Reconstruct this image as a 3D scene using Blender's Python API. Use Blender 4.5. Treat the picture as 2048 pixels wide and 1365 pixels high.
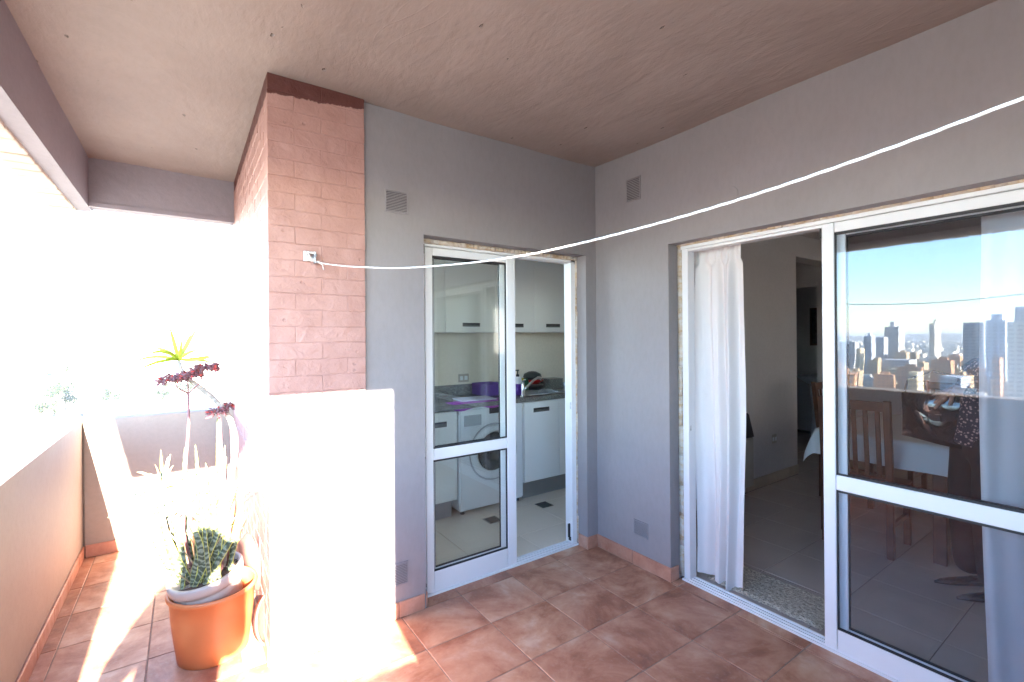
import bpy, bmesh, math, random
from mathutils import Vector, Matrix
random.seed(7)
R = math.radians
sc = bpy.context.scene
for o in list(bpy.data.objects): bpy.data.objects.remove(o)
COL = sc.collection

# ------------------------------------------------------------ camera
YAW, PITCH, ROLL = 0.6071, 0.0015, -0.0071
CAM = Vector((-2.4278, -2.4137, 1.5))
cd = bpy.data.cameras.new('camera'); cam = bpy.data.objects.new('camera', cd); COL.objects.link(cam)
fw = Vector((math.sin(YAW)*math.cos(PITCH), math.cos(YAW)*math.cos(PITCH), math.sin(PITCH)))
rt = Vector((math.cos(YAW), -math.sin(YAW), 0)); up = rt.cross(fw)
r2 = math.cos(ROLL)*rt + math.sin(ROLL)*up; u2 = -math.sin(ROLL)*rt + math.cos(ROLL)*up
m = Matrix((r2, u2, -fw)).transposed().to_4x4(); m.translation = CAM
cam.matrix_world = m
cd.sensor_width = 36; cd.lens = 936.49/2048*36
cd.shift_x = 2.86/2048; cd.shift_y = -8.95/2048
cd.clip_start = 0.02; cd.clip_end = 30000
sc.camera = cam

# ------------------------------------------------------------ light
SUND = Vector((-0.08, -1.0, 0.38)).normalized()          # towards the sun
w = bpy.data.worlds.new('World'); sc.world = w; w.use_nodes = True
nt = w.node_tree; bg = nt.nodes['Background']
sky = nt.nodes.new('ShaderNodeTexSky'); sky.sky_type = 'NISHITA'; sky.sun_disc = False
sky.sun_elevation = math.asin(SUND.z); sky.sun_rotation = math.atan2(SUND.x, SUND.y)
sky.altitude = 100; sky.air_density = 1.0; sky.dust_density = 0.25; sky.ozone_density = 3.5
nt.links.new(sky.outputs[0], bg.inputs[0]); bg.inputs[1].default_value = 0.135
sl = bpy.data.lights.new('sun', 'SUN'); sl.energy = 5.0; sl.angle = R(0.53); sl.color = (1, .91, .80)
so = bpy.data.objects.new('sun', sl); COL.objects.link(so)
so.rotation_euler = SUND.to_track_quat('Z', 'Y').to_euler(); so.location = (0, -10, 20)
sc.view_settings.view_transform = 'Standard'; sc.view_settings.look = 'None'
sc.view_settings.gamma = 1; sc.view_settings.use_curve_mapping = False
sc.view_settings.exposure = 4.22
try:
    sc.cycles.max_bounces = 10; sc.cycles.diffuse_bounces = 6; sc.cycles.glossy_bounces = 5
    sc.cycles.transparent_max_bounces = 16; sc.cycles.sample_clamp_indirect = 12
except Exception: pass

# ------------------------------------------------------------ helpers
ORG = {}
def tag(o, label=None, cat=None, group=None, kind=None):
    if label: o['label'] = label
    if cat: o['category'] = cat
    if group: o['group'] = group
    if kind: o['kind'] = kind
    return o
def empty(name, loc, label=None, cat=None, group=None):
    o = bpy.data.objects.new(name, None); COL.objects.link(o); o.location = loc; o.empty_display_size = .1
    ORG[o.name] = Vector(loc); return tag(o, label, cat, group)
def kids(o): return [c for c in bpy.data.objects if c.parent == o]
def copy_tree(o, parent=None):
    c = o.copy(); COL.objects.link(c)
    if parent is not None: c.parent = parent
    for ch in o.children: copy_tree(ch, c)
    return c

class MB:
    def __init__(s): s.bm = bmesh.new(); s.uv = None
    def box(s, x0, x1, y0, y1, z0, z1, bev=0, rot=None, jit=0, seg=1):
        x0, x1 = sorted((x0, x1)); y0, y1 = sorted((y0, y1)); z0, z1 = sorted((z0, z1))
        vs = [s.bm.verts.new((x, y, z)) for x in (x0, x1) for y in (y0, y1) for z in (z0, z1)]
        if jit:
            for v in vs: v.co += Vector([random.uniform(-jit, jit) for _ in range(3)])
        fs = [(0,1,3,2),(4,6,7,5),(0,4,5,1),(2,3,7,6),(0,2,6,4),(1,5,7,3)]
        fl = [s.bm.faces.new([vs[i] for i in f]) for f in fs]
        if bev:
            es = list({e for f in fl for e in f.edges})
            r = bmesh.ops.bevel(s.bm, geom=es, offset=bev, segments=seg, affect='EDGES', clamp_overlap=True)
            vs = list({v for f in r['faces'] for v in f.verts} | {v for v in vs if v.is_valid})
        if rot is not None:
            c = Vector(((x0+x1)/2, (y0+y1)/2, (z0+z1)/2))
            for v in vs: v.co = c + rot @ (v.co - c)
        return s
    def tube(s, pts, r, n=8, cap=True):
        pts = [Vector(p) for p in pts]; rs = r if isinstance(r, (list, tuple)) else [r]*len(pts)
        rings = []; prev = None
        for i, p in enumerate(pts):
            d = (pts[min(i+1, len(pts)-1)] - pts[max(i-1, 0)])
            d = d.normalized() if d.length > 1e-9 else Vector((0, 0, 1))
            if prev is None:
                a = Vector((0, 0, 1)) if abs(d.z) < .9 else Vector((1, 0, 0))
                u = d.cross(a).normalized()
            else:
                u = (prev - d*prev.dot(d)).normalized()
            prev = u; v = d.cross(u)
            rings.append([s.bm.verts.new(p + (u*math.cos(2*math.pi*k/n) + v*math.sin(2*math.pi*k/n))*rs[i]) for k in range(n)])
        for a, b in zip(rings, rings[1:]):
            for k in range(n): s.bm.faces.new((a[k], a[(k+1) % n], b[(k+1) % n], b[k]))
        if cap: s.bm.faces.new(rings[0][::-1]); s.bm.faces.new(rings[-1])
        return s
    def lathe(s, prof, c=(0, 0, 0), n=40, M=None, close=False):
        c = Vector(c); rings = []
        for r_, z_ in prof:
            ring = []
            for k in range(n):
                p = Vector((r_*math.cos(2*math.pi*k/n), r_*math.sin(2*math.pi*k/n), z_))
                if M is not None: p = M @ p
                ring.append(s.bm.verts.new(c + p))
            rings.append(ring)
        for a, b in zip(rings, rings[1:]):
            for k in range(n): s.bm.faces.new((a[k], a[(k+1) % n], b[(k+1) % n], b[k]))
        s.bm.faces.new(rings[0][::-1]); s.bm.faces.new(rings[-1])
        return s
    def grid(s, fn, nu, nv, uv=True):
        L = s.bm.loops.layers.uv.get('UVMap') or s.bm.loops.layers.uv.new('UVMap')
        P = [[s.bm.verts.new(fn(i/nu, j/nv)) for j in range(nv+1)] for i in range(nu+1)]
        for i in range(nu):
            for j in range(nv):
                f = s.bm.faces.new((P[i][j], P[i+1][j], P[i+1][j+1], P[i][j+1]))
                for lp, (a, b) in zip(f.loops, ((i, j), (i+1, j), (i+1, j+1), (i, j+1))): lp[L].uv = (a/nu, b/nv)
        return s
    def blob(s, c, r, sub=2, jit=0.0, sq=(1, 1, 1)):
        g = bmesh.ops.create_icosphere(s.bm, subdivisions=sub, radius=1)
        for v in g['verts']:
            k = 1 + random.uniform(-jit, jit)
            v.co = Vector(c) + Vector((v.co.x*sq[0]*r*k, v.co.y*sq[1]*r*k, v.co.z*sq[2]*r*k))
        return s
    def build(s, name, mat, parent=None, smooth=False, **tags):
        bmesh.ops.recalc_face_normals(s.bm, faces=s.bm.faces)
        me = bpy.data.meshes.new(name); org = ORG.get(parent.name, Vector()) if parent else Vector()
        if parent is None and tags.get('base') is not None: org = Vector(tags['base'])
        for v in s.bm.verts: v.co -= org
        s.bm.to_mesh(me); s.bm.free()
        if isinstance(mat, (list, tuple)):
            for q in mat: me.materials.append(q)
        else: me.materials.append(mat)
        if smooth: 
            for p in me.polygons: p.use_smooth = True
        o = bpy.data.objects.new(name, me); COL.objects.link(o)
        if parent: o.parent = parent
        elif tags.get('base') is not None: o.location = org
        ORG[o.name] = org
        tags.pop('base', None)
        return tag(o, **tags) if tags else o
def B(*a, **k): return MB().box(*a, **k)
def asmooth(o, ang=40):
    me = o.data
    for p in me.polygons: p.use_smooth = True
    me.set_sharp_from_angle(angle=R(ang)); return o

# ------------------------------------------------------------ materials
def newmat(name):
    m = bpy.data.materials.new(name); m.use_nodes = True; return m, m.node_tree, m.node_tree.nodes['Principled BSDF']
def N(nt, t, **k):
    n = nt.nodes.new('ShaderNode'+t)
    for a, b in k.items(): setattr(n, a, b)
    return n
def noise(nt, vec, scale, detail=4, rough=.55, dist=0):
    n = N(nt, 'TexNoise'); n.inputs['Scale'].default_value = scale; n.inputs['Detail'].default_value = detail
    n.inputs['Roughness'].default_value = rough; n.inputs['Distortion'].default_value = dist
    if vec is not None: nt.links.new(vec, n.inputs['Vector'])
    return n.outputs['Fac']
def ramp(nt, fac, stops):
    n = N(nt, 'ValToRGB'); e = n.color_ramp.elements
    while len(e) < len(stops): e.new(.5)
    for q, (p, c) in zip(e, stops): q.position = p; q.color = (*c, 1) if len(c) == 3 else c
    nt.links.new(fac, n.inputs[0]); return n.outputs[0]
def math_(nt, op, a, b=None, c=None):
    n = N(nt, 'Math', operation=op)
    for i, v in enumerate((a, b, c)):
        if v is None: continue
        if isinstance(v, (int, float)): n.inputs[i].default_value = v
        else: nt.links.new(v, n.inputs[i])
    return n.outputs[0]
def mixc(nt, fac, a, b, blend='MIX'):
    n = N(nt, 'Mix', data_type='RGBA', blend_type=blend)
    for i, v in ((0, fac), (6, a), (7, b)):
        if isinstance(v, (int, float)): n.inputs[i].default_value = v
        elif isinstance(v, tuple): n.inputs[i].default_value = (*v, 1) if len(v) == 3 else v
        else: nt.links.new(v, n.inputs[i])
    return n.outputs[2]
def pos(nt, rnd=False, sc_=None):
    g = N(nt, 'NewGeometry'); v = g.outputs['Position']
    if sc_:
        mp = N(nt, 'Mapping'); mp.inputs['Scale'].default_value = sc_; nt.links.new(v, mp.inputs[0]); v = mp.outputs[0]
    if rnd:
        oi = N(nt, 'ObjectInfo'); k = math_(nt, 'MULTIPLY', oi.outputs['Random'], 37.0)
        a = N(nt, 'VectorMath', operation='ADD'); nt.links.new(v, a.inputs[0]); nt.links.new(k, a.inputs[1]); v = a.outputs[0]
    return v
def bump(nt, h, dist, strength=1.0, chain=None):
    n = N(nt, 'Bump'); n.inputs['Distance'].default_value = dist; n.inputs['Strength'].default_value = strength
    nt.links.new(h, n.inputs['Height'])
    if chain is not None: nt.links.new(chain, n.inputs['Normal'])
    return n.outputs[0]
def mat(name, col, rough=.6, metal=0, var=.08, vs=6, bumps=(), rnd=False, col2=None, spec=.5, coat=0, fleck=None):
    """colour varied by noise between col and col2 (or a darker col); bumps = ((scale, distance), ...)"""
    m, nt, p = newmat(name); P = pos(nt, rnd)
    c2 = col2 or tuple(x*(1-var*2) for x in col)
    f = ramp(nt, noise(nt, P, vs, 5), [(.35, (0, 0, 0)), (.65, (1, 1, 1))])
    c = mixc(nt, f, col, c2)
    if fleck:
        ff = ramp(nt, noise(nt, P, fleck[0], 3), [(fleck[2], (0, 0, 0)), (fleck[2]+.04, (1, 1, 1))])
        c = mixc(nt, ff, c, fleck[1])
    nt.links.new(c, p.inputs['Base Color'])
    p.inputs['Roughness'].default_value = rough; p.inputs['Metallic'].default_value = metal
    p.inputs['Specular IOR Level'].default_value = spec
    if coat: p.inputs['Coat Weight'].default_value = coat; p.inputs['Coat Roughness'].default_value = .05
    ch = None
    for s_, d_ in bumps: ch = bump(nt, noise(nt, P, s_, 4), d_, 1, ch)
    if ch is not None: nt.links.new(ch, p.inputs['Normal'])
    return m

def plaster(name, col, col2, lump=.004, pits=False, streak=(1, 1, 1)):
    m, nt, p = newmat(name); P = pos(nt)
    PS = pos(nt, sc_=streak)
    f = ramp(nt, noise(nt, P, 2.2, 6), [(.3, (0, 0, 0)), (.7, (1, 1, 1))])
    c = mixc(nt, f, col, col2)
    fine = noise(nt, PS, 38, 5, .6)
    c = mixc(nt, ramp(nt, fine, [(.42, (0, 0, 0)), (.7, (.16, .16, .16))]), c, tuple(x*.6 for x in col))
    # soft trowel strokes and lumps
    h1 = noise(nt, PS, 5, 3, .5, .6)
    h2 = noise(nt, PS, 23, 4, .6, .3)
    h3 = noise(nt, P, 120, 2, .5)
    ch = bump(nt, h1, lump*1.6); ch = bump(nt, h2, lump*.55, 1, ch); ch = bump(nt, h3, lump*.14, 1, ch)
    rid = ramp(nt, noise(nt, PS, 3.1, 2, .4, 1.6), [(.485, (0, 0, 0)), (.5, (1, 1, 1)), (.52, (0, 0, 0))])
    msk = ramp(nt, noise(nt, P, 1.7, 2), [(.5, (0, 0, 0)), (.6, (1, 1, 1))])
    ch = bump(nt, math_(nt, 'MULTIPLY', rid, msk), lump*.12, 1, ch)
    if pits:
        v = N(nt, 'TexVoronoi'); v.inputs['Scale'].default_value = 5.5; v.inputs['Randomness'].default_value = 1
        mp = N(nt, 'Mapping'); mp.inputs['Scale'].default_value = (1.6, .8, 1); mp.inputs['Rotation'].default_value = (0, 0, .7)
        nt.links.new(P, mp.inputs[0]); nt.links.new(mp.outputs[0], v.inputs['Vector'])
        d = math_(nt, 'ADD', v.outputs['Distance'], math_(nt, 'MULTIPLY', noise(nt, P, 60, 2), .09))
        pit = ramp(nt, d, [(.085, (0, 0, 0)), (.11, (1, 1, 1))])
        sep = N(nt, 'SeparateXYZ'); nt.links.new(v.outputs['Color'], sep.inputs[0])
        keep = ramp(nt, sep.outputs[0], [(.25, (1, 1, 1)), (.3, (0, 0, 0))])
        pit = mixc(nt, 1.0, pit, keep, 'LIGHTEN')
        ch = bump(nt, pit, .006, 1, ch)
        c = mixc(nt, pit, tuple(x*.62 for x in col), c)
    nt.links.new(c, p.inputs['Base Color']); nt.links.new(ch, p.inputs['Normal'])
    p.inputs['Roughness'].default_value = .62; p.inputs['Specular IOR Level'].default_value = .35
    return m

M = {}
M['wall'] = plaster('grey_wall_paint', (.280, .257, .264), (.246, .226, .232), .0022, streak=(1, 1, .45))
M['ceil'] = plaster('ceiling_paint', (.335, .272, .245), (.28, .222, .20), .0045, pits=True, streak=(1.3, .5, 1))
M['beam'] = plaster('beam_paint', (.275, .242, .268), (.24, .21, .234), .004, streak=(1, .5, 1))
M['outer_paint'] = plaster('outer_paint', (.62, .52, .42), (.5, .4, .32), .006)
M['parapet'] = plaster('parapet_paint', (.33, .28, .235), (.30, .25, .21), .002)
M['room'] = plaster('room_wall_paint', (.62, .585, .57), (.59, .555, .54), .0006)
M['kroom'] = plaster('kitchen_tile_paint', (.82, .75, .64), (.79, .72, .61), .0004)

def m_brick():
    m, nt, p = newmat('painted_brick'); P = pos(nt)
    oi = N(nt, 'ObjectInfo')
    c = mixc(nt, ramp(nt, noise(nt, P, 9, 5), [(.3, (0, 0, 0)), (.7, (1, 1, 1))]), (.42, .235, .200), (.36, .19, .160))
    c = mixc(nt, math_(nt, 'MULTIPLY', oi.outputs['Random'], .15), c, (.43, .265, .24))
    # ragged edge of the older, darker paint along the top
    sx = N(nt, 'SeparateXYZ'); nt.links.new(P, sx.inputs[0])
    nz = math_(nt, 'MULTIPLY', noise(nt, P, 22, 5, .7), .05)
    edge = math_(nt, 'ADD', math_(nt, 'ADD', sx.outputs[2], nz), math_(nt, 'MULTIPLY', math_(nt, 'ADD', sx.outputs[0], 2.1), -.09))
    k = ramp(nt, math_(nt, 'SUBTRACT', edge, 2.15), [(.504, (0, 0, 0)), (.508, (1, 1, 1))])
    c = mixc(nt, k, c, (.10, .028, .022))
    h = noise(nt, P, 14, 3, .5, .4); h2 = noise(nt, P, 70, 4, .65); h4 = noise(nt, P, 3.5, 2)
    ch = bump(nt, h, .008); ch = bump(nt, h2, .0022, 1, ch); ch = bump(nt, h4, .008, 1, ch)
    v = N(nt, 'TexVoronoi'); v.inputs['Scale'].default_value = 11; nt.links.new(P, v.inputs['Vector'])
    pit = ramp(nt, v.outputs['Distance'], [(.05, (0, 0, 0)), (.09, (1, 1, 1))])
    ch = bump(nt, pit, .003, 1, ch)
    nt.links.new(c, p.inputs['Base Color']); nt.links.new(ch, p.inputs['Normal'])
    p.inputs['Roughness'].default_value = .55
    return m
M['brick'] = m_brick()

def m_terracotta(name, skirt=False):
    m, nt, p = newmat(name); P = pos(nt, rnd=True)
    a = noise(nt, P, 3.4, 7, .62, .5); b = noise(nt, P, 11, 6, .65); oi = N(nt, 'ObjectInfo')
    if skirt:
        c = ramp(nt, a, [(.3, (.33, .14, .09)), (.5, (.47, .23, .15)), (.7, (.56, .32, .23))])
    else:
        c = ramp(nt, a, [(.34, (.17, .062, .032)), (.43, (.30, .120, .062)), (.50, (.42, .20, .12)), (.57, (.50, .28, .175)), (.66, (.57, .385, .28))])
    c = mixc(nt, ramp(nt, b, [(.45, (0, 0, 0)), (.75, (.55, .55, .55))]), c, (.30, .11, .06))
    g = noise(nt, P, 45, 3)
    c = mixc(nt, ramp(nt, g, [(.55, (0, 0, 0)), (.75, (.25, .25, .25))]), c, (.5, .36, .3))
    c = mixc(nt, math_(nt, 'MULTIPLY', oi.outputs['Random'], .25), c, (.44, .20, .14))
    nt.links.new(c, p.inputs['Base Color'])
    nt.links.new(ramp(nt, b, [(.3, (.36, .36, .36)), (.7, (.52, .52, .52))]), p.inputs['Roughness'])
    ch = bump(nt, noise(nt, P, 6, 3), .002); ch = bump(nt, g, .0006, 1, ch)
    nt.links.new(ch, p.inputs['Normal']); return m
M['tile'] = m_terracotta('terracotta_tile'); M['skirt'] = m_terracotta('terracotta_skirting', True)
M['grout'] = mat('pale_grout', (.33, .235, .18), .9, vs=30, var=.15, bumps=((200, .0006),))
M['alu'] = mat('white_enamelled_aluminium', (.74, .74, .75), .28, var=.02, vs=3)
M['gasket'] = mat('black_gasket', (.02, .02, .022), .6)
def m_foam():
    m, nt, p = newmat('sealing_foam'); P = pos(nt, sc_=(1, 1, 2.5))
    f = noise(nt, P, 14, 5, .7)
    c = ramp(nt, f, [(.38, (.60, .55, .50)), (.55, (.56, .44, .32)), (.66, (.46, .31, .17)), (.8, (.60, .55, .48))])
    nt.links.new(c, p.inputs['Base Color']); nt.links.new(bump(nt, noise(nt, P, 30, 4), .005), p.inputs['Normal'])
    p.inputs['Roughness'].default_value = .8; return m
M['foam'] = m_foam()
def m_glass(name, tint, f0, dust=.0):
    m = bpy.data.materials.new(name); m.use_nodes = True; nt = m.node_tree; nt.nodes.clear()
    out = N(nt, 'OutputMaterial'); tr = N(nt, 'BsdfTransparent'); gl = N(nt, 'BsdfGlossy'); mx = N(nt, 'MixShader')
    tr.inputs[0].default_value = (*tint, 1); gl.inputs['Roughness'].default_value = 0; gl.inputs['Color'].default_value = (.97, .985, 1, 1)
    lw = N(nt, 'LayerWeight'); lw.inputs[0].default_value = .5
    f5 = math_(nt, 'POWER', lw.outputs['Facing'], 4.5); fac = math_(nt, 'ADD', math_(nt, 'MULTIPLY', f5, 1-f0), f0)
    # faint waviness of the float glass
    n = noise(nt, pos(nt), 2.4, 1); nt.links.new(bump(nt, n, .0006), gl.inputs['Normal'])
    nt.links.new(fac, mx.inputs[0]); nt.links.new(tr.outputs[0], mx.inputs[1]); nt.links.new(gl.outputs[0], mx.inputs[2])
    nt.links.new(mx.outputs[0], out.inputs[0]); return m
M['glass'] = m_glass('door_glass', (.90, .92, .94), .036)
M['kglass'] = m_glass('greenish_glass', (.97, .985, .975), .04)
M['rope'] = mat('white_rope', (.82, .80, .76), .8, var=.1, vs=90, bumps=((500, .0008),))
M['zinc'] = mat('zinc_metal', (.62, .62, .63), .35, 1, var=.2, vs=40)
M['chrome'] = mat('chrome', (.75, .75, .76), .09, 1, var=.02)
M['steel'] = mat('stainless_steel', (.42, .42, .42), .22, 1, var=.1, vs=20)
M['vent'] = mat('vent_paint', (.27, .25, .26), .6)
M['cab'] = mat('cabinet_laminate', (.85, .85, .83), .35, var=.01)
M['handle'] = mat('brushed_handle', (.24, .24, .24), .35, 1, var=.1, vs=60)
M['plinth'] = mat('aluminium_plinth', (.40, .42, .45), .38, .85, var=.05)
M['granite'] = mat('speckled_granite', (.22, .22, .21), .25, var=.4, vs=160, fleck=(240, (.5, .5, .48), .57))
M['white'] = mat('white_plastic', (.76, .78, .80), .3, var=.01)
M['greyp'] = mat('grey_plastic', (.5, .52, .54), .35)
M['dark'] = mat('dark_plastic', (.03, .03, .035), .3)
M['drum'] = mat('drum_glass', (.10, .105, .11), .06, 0, var=.3, vs=12, spec=1)
M['purple'] = mat('purple_plastic', (.10, .03, .30), .35)
M['magenta'] = mat('magenta_cloth', (.35, .04, .42), .8, bumps=((60, .002),))
M['ktile'] = mat('cream_porcelain', (.70, .63, .54), .16, var=.03, vs=2, rnd=True)
M['ltile'] = mat('beige_porcelain', (.50, .43, .39), .2, var=.05, vs=2, rnd=True)
M['lgrout'] = mat('brown_grout', (.16, .13, .11), .9)
M['beige'] = mat('beige_ceramic', (.52, .42, .32), .35, vs=8, var=.05)
M['wood'] = mat('reddish_wood', (.15, .062, .034), .38, vs=9, col2=(.09, .036, .02), bumps=((40, .0008),))
M['darkwood'] = mat('dark_wood', (.07, .03, .018), .4, vs=9)
M['rug'] = mat('beige_shag', (.62, .56, .46), .95, vs=60, var=.25, bumps=((140, .012), (45, .012)))
M['heater'] = mat('heater_enamel', (.5, .45, .38), .4)
M['orange'] = mat('orange_plastic', (.62, .20, .07), .42, vs=5, var=.06, bumps=((9, .001),))
M['cream'] = mat('cream_plastic', (.44, .37, .33), .45, vs=5, var=.04)
M['soil'] = mat('potting_soil', (.12, .08, .06), .95, vs=60, var=.4, bumps=((90, .012),))
M['clay'] = mat('terracotta_clay', (.24, .10, .075), .75, vs=7, col2=(.17, .07, .055), bumps=((60, .002),))
M['skin'] = mat('skin', (.50, .28, .20), .5, vs=30, var=.06)
M['hair'] = mat('brown_hair', (.05, .025, .015), .5, vs=80, var=.3, bumps=((200, .003),))
M['blackcloth'] = mat('black_cloth', (.018, .018, .022), .8, vs=12, bumps=((14, .008),))
M['denim'] = mat('denim', (.05, .07, .13), .85, vs=40, bumps=((14, .006),))
M['patent'] = mat('patent_leather', (.012, .012, .015), .06, vs=4, bumps=((7, .012),), coat=1)
def m_floral():
    m, nt, p = newmat('floral_print'); P = pos(nt)
    v = N(nt, 'TexVoronoi'); v.inputs['Scale'].default_value = 62
    nt.links.new(P, v.inputs['Vector'])
    f = ramp(nt, math_(nt, 'ADD', v.outputs['Distance'], math_(nt, 'MULTIPLY', noise(nt, P, 60, 3), .35)), [(.42, (.55, .40, .38)), (.5, (.5, .36, .34)), (.56, (.03, .03, .05))])
    nt.links.new(f, p.inputs['Base Color']); p.inputs['Roughness'].default_value = .8; return m
M['floral'] = m_floral()
def m_cloth(name, col, trans=.45, bs=300):
    m = bpy.data.materials.new(name); m.use_nodes = True; nt = m.node_tree; nt.nodes.clear()
    out = N(nt, 'OutputMaterial'); d = N(nt, 'BsdfDiffuse'); t = N(nt, 'BsdfTranslucent'); mx = N(nt, 'MixShader')
    d.inputs[0].default_value = (*col, 1); t.inputs[0].default_value = (*[c*.95 for c in col], 1); mx.inputs[0].default_value = trans
    b = bump(nt, noise(nt, pos(nt), bs, 2), .0006); nt.links.new(b, d.inputs['Normal'])
    nt.links.new(d.outputs[0], mx.inputs[1]); nt.links.new(t.outputs[0], mx.inputs[2]); nt.links.new(mx.outputs[0], out.inputs[0]); return m
M['curtain'] = m_cloth('ivory_curtain', (.84, .80, .79), .22); M['tcloth'] = m_cloth('white_tablecloth', (.78, .78, .76), .12)
def m_leaf(name, kind):
    m, nt, p = newmat(name); tc = N(nt, 'UVMap'); sx = N(nt, 'SeparateXYZ'); nt.links.new(tc.outputs[0], sx.inputs[0])
    P = pos(nt); nz = noise(nt, P, 28, 3)
    if kind == 'snake':
        band = math_(nt, 'SINE', math_(nt, 'ADD', math_(nt, 'MULTIPLY', sx.outputs[1], 95), math_(nt, 'MULTIPLY', nz, 16)))
        c = ramp(nt, math_(nt, 'MULTIPLY_ADD', band, .5, .5), [(.2, (.055, .07, .04)), (.6, (.11, .135, .085)), (.9, (.22, .25, .18))])
        e = math_(nt, 'ABSOLUTE', math_(nt, 'SUBTRACT', sx.outputs[0], .5))
        c = mixc(nt, ramp(nt, e, [(.40, (0, 0, 0)), (.44, (1, 1, 1))]), c, (.48, .46, .10))
    elif kind == 'lime':
        c = ramp(nt, nz, [(.3, (.30, .38, .02)), (.7, (.45, .50, .05))])
    elif kind == 'pale':
        c = ramp(nt, nz, [(.3, (.50, .52, .22)), (.55, (.62, .62, .40)), (.7, (.40, .44, .10))])
    else:
        c = ramp(nt, nz, [(.3, (.33, .24, .12)), (.7, (.42, .32, .2))])
    nt.links.new(c, p.inputs['Base Color']); p.inputs['Roughness'].default_value = .4
    p.inputs['Specular IOR Level'].default_value = .4; return m
M['snake'] = m_leaf('banded_leaf', 'snake'); M['lime'] = m_leaf('lime_leaf', 'lime'); M['pale'] = m_leaf('pale_leaf', 'pale'); M['dry'] = m_leaf('dry_leaf', 'dry')
M['bloom'] = mat('dusky_red_flowers', (.24, .085, .095), .6, vs=60, col2=(.12, .07, .08)); M['coral'] = mat('coral_buds', (.5, .06, .05), .5)
M['stalk'] = mat('mauve_stalk', (.26, .12, .12), .6); M['cane'] = mat('ringed_cane', (.40, .37, .33), .7, vs=70, var=.2, bumps=((120, .003),))
M['city_ground'] = mat('city_ground', (.20, .19, .16), .9, vs=.02, col2=(.13, .14, .10), fleck=(.05, (.28, .25, .2), .5))
M['hill'] = mat('distant_hill', (.18, .20, .19), .95, vs=.01, col2=(.32, .30, .25))
M['treeleaf'] = mat('tree_foliage', (.022, .034, .008), .8, vs=.5, col2=(.012, .02, .005))
M['bark'] = mat('bark', (.18, .13, .09), .9)
BC = [mat('render_cream', (.64, .52, .34), .85, vs=.3), mat('render_white', (.70, .65, .56), .85, vs=.3), mat('render_grey', (.52, .52, .53), .85, vs=.3),
      mat('render_orange', (.55, .30, .17), .85, vs=.3), mat('render_tan', (.52, .38, .24), .85, vs=.3), mat('render_bluegrey', (.46, .50, .56), .85, vs=.3)]
M['pane'] = mat('dark_pane', (.13, .15, .18), .12)
M['roofing'] = mat('flat_roofing', (.40, .37, .34), .9, vs=.4)

# ------------------------------------------------------------ dimensions
H = 2.72; XL = -3.015; YE = 1.92; YF = -2.84; PX0, PX1 = -2.115, -1.67
PZ = .955; BZ = 2.39

# ------------------------------------------------------------ structure
S = dict(kind='structure')
fl = B(XL-.15, .0, YF-.15, YE+.15, -.25, -.0025).box(-1.32, -.1, 0, .2, -.25, -.0025).box(0, .1, -2.75, -.62, -.25, -.0025).build('balcony_floor', M['grout'], **S)
tile_cache = {}
def tile(parent, x0, x1, y0, y1, mt, name='tile', top=0, gap=.0025):
    k = (round(x1-x0, 4), round(y1-y0, 4), mt.name)
    if k not in tile_cache:
        hx, hy = (x1-x0)/2-gap, (y1-y0)/2-gap
        mb = MB().box(-hx, hx, -hy, hy, -.008, 0, bev=.0018)
        o = mb.build(name, mt); tile_cache[k] = o.data
        o.parent = parent
    else:
        o = bpy.data.objects.new(name, tile_cache[k]); COL.objects.link(o); o.parent = parent
    o.location = ((x0+x1)/2, (y0+y1)/2, top + random.uniform(-.0006, .0006))
    return o
GX, GY, TX, TY = -.3823, -.3249, .3664, .3478
xs = [GX + TX*i for i in range(1, -9, -1)][::-1]; xs = [XL] + [x for x in xs if XL+.03 < x < -.005] + [0]
ys = [GY + TY*i for i in range(-9, 8)]; ys = [YF] + [y for y in ys if YF+.03 < y < YE-.02] + [YE]
def seg(ys, lo, hi): return [lo] + [y for y in ys if lo+.015 < y < hi-.015] + [hi]
for i in range(len(xs)-1):
    x0, x1 = xs[i], xs[i+1]
    if x0 < PX0-.005:
        xe = min(x1, PX0)
        for a, b in zip(seg(ys, YF, YE), seg(ys, YF, YE)[1:]): tile(fl, x0, xe, a, b, M['tile'])
        if x1 > PX0+.02:
            g = seg(ys, YF, 0)
            for a, b in zip(g, g[1:]): tile(fl, xe, x1, a, b, M['tile'])
    else:
        g = seg(ys, YF, 0)
        for a, b in zip(g, g[1:]): tile(fl, x0, x1, a, b, M['tile'])
for a, b in ((-1.32, -1.115), (-1.115, -.749), (-.749, -.382), (-.382, -.1)): tile(fl, a, b, 0.0, .11, M['tile'])
for a, b in zip(seg(ys, -2.75, -.62), seg(ys, -2.75, -.62)[1:]): tile(fl, .0, .09, a, b, M['tile'])

# walls ------------------------------------------------
bw = MB().box(PX1, -1.335, 0, .18, -.25, H).box(-.10, .18, 0, .18, -.25, H).box(-1.335, -.10, 0, .18, 2.075, H)
bw = bw.build('back_wall', M['wall'], **S)
RY0, RY1 = -.615, -2.70
rw = MB().box(0, .18, RY0, 0, -.25, H).box(0, .18, RY0, RY1, 2.062, H).box(0, .18, RY1, YF-.15, -.25, H).box(.1, .18, YF-.1501, -4.29, -.25, H).build('right_wall', M['wall'], **S)
# the wavy ceiling slab
def ceil_fn(u, v):
    x = -3.05 + u*3.25; y = YF-.15 + v*(1.95-YF+.15)
    z = H - .004 + .006*math.sin(x*2.1+y*1.3) + .004*math.sin(y*4.7+1)+.003*math.sin(x*6.3)
    return (x, y, z)
cb = MB().grid(ceil_fn, 46, 60); cb.box(-3.2, .3, YF-.2, 2.1, H+.02, H+.2)
cl = cb.build('ceiling', M['ceil'], smooth=True, **S)
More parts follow.
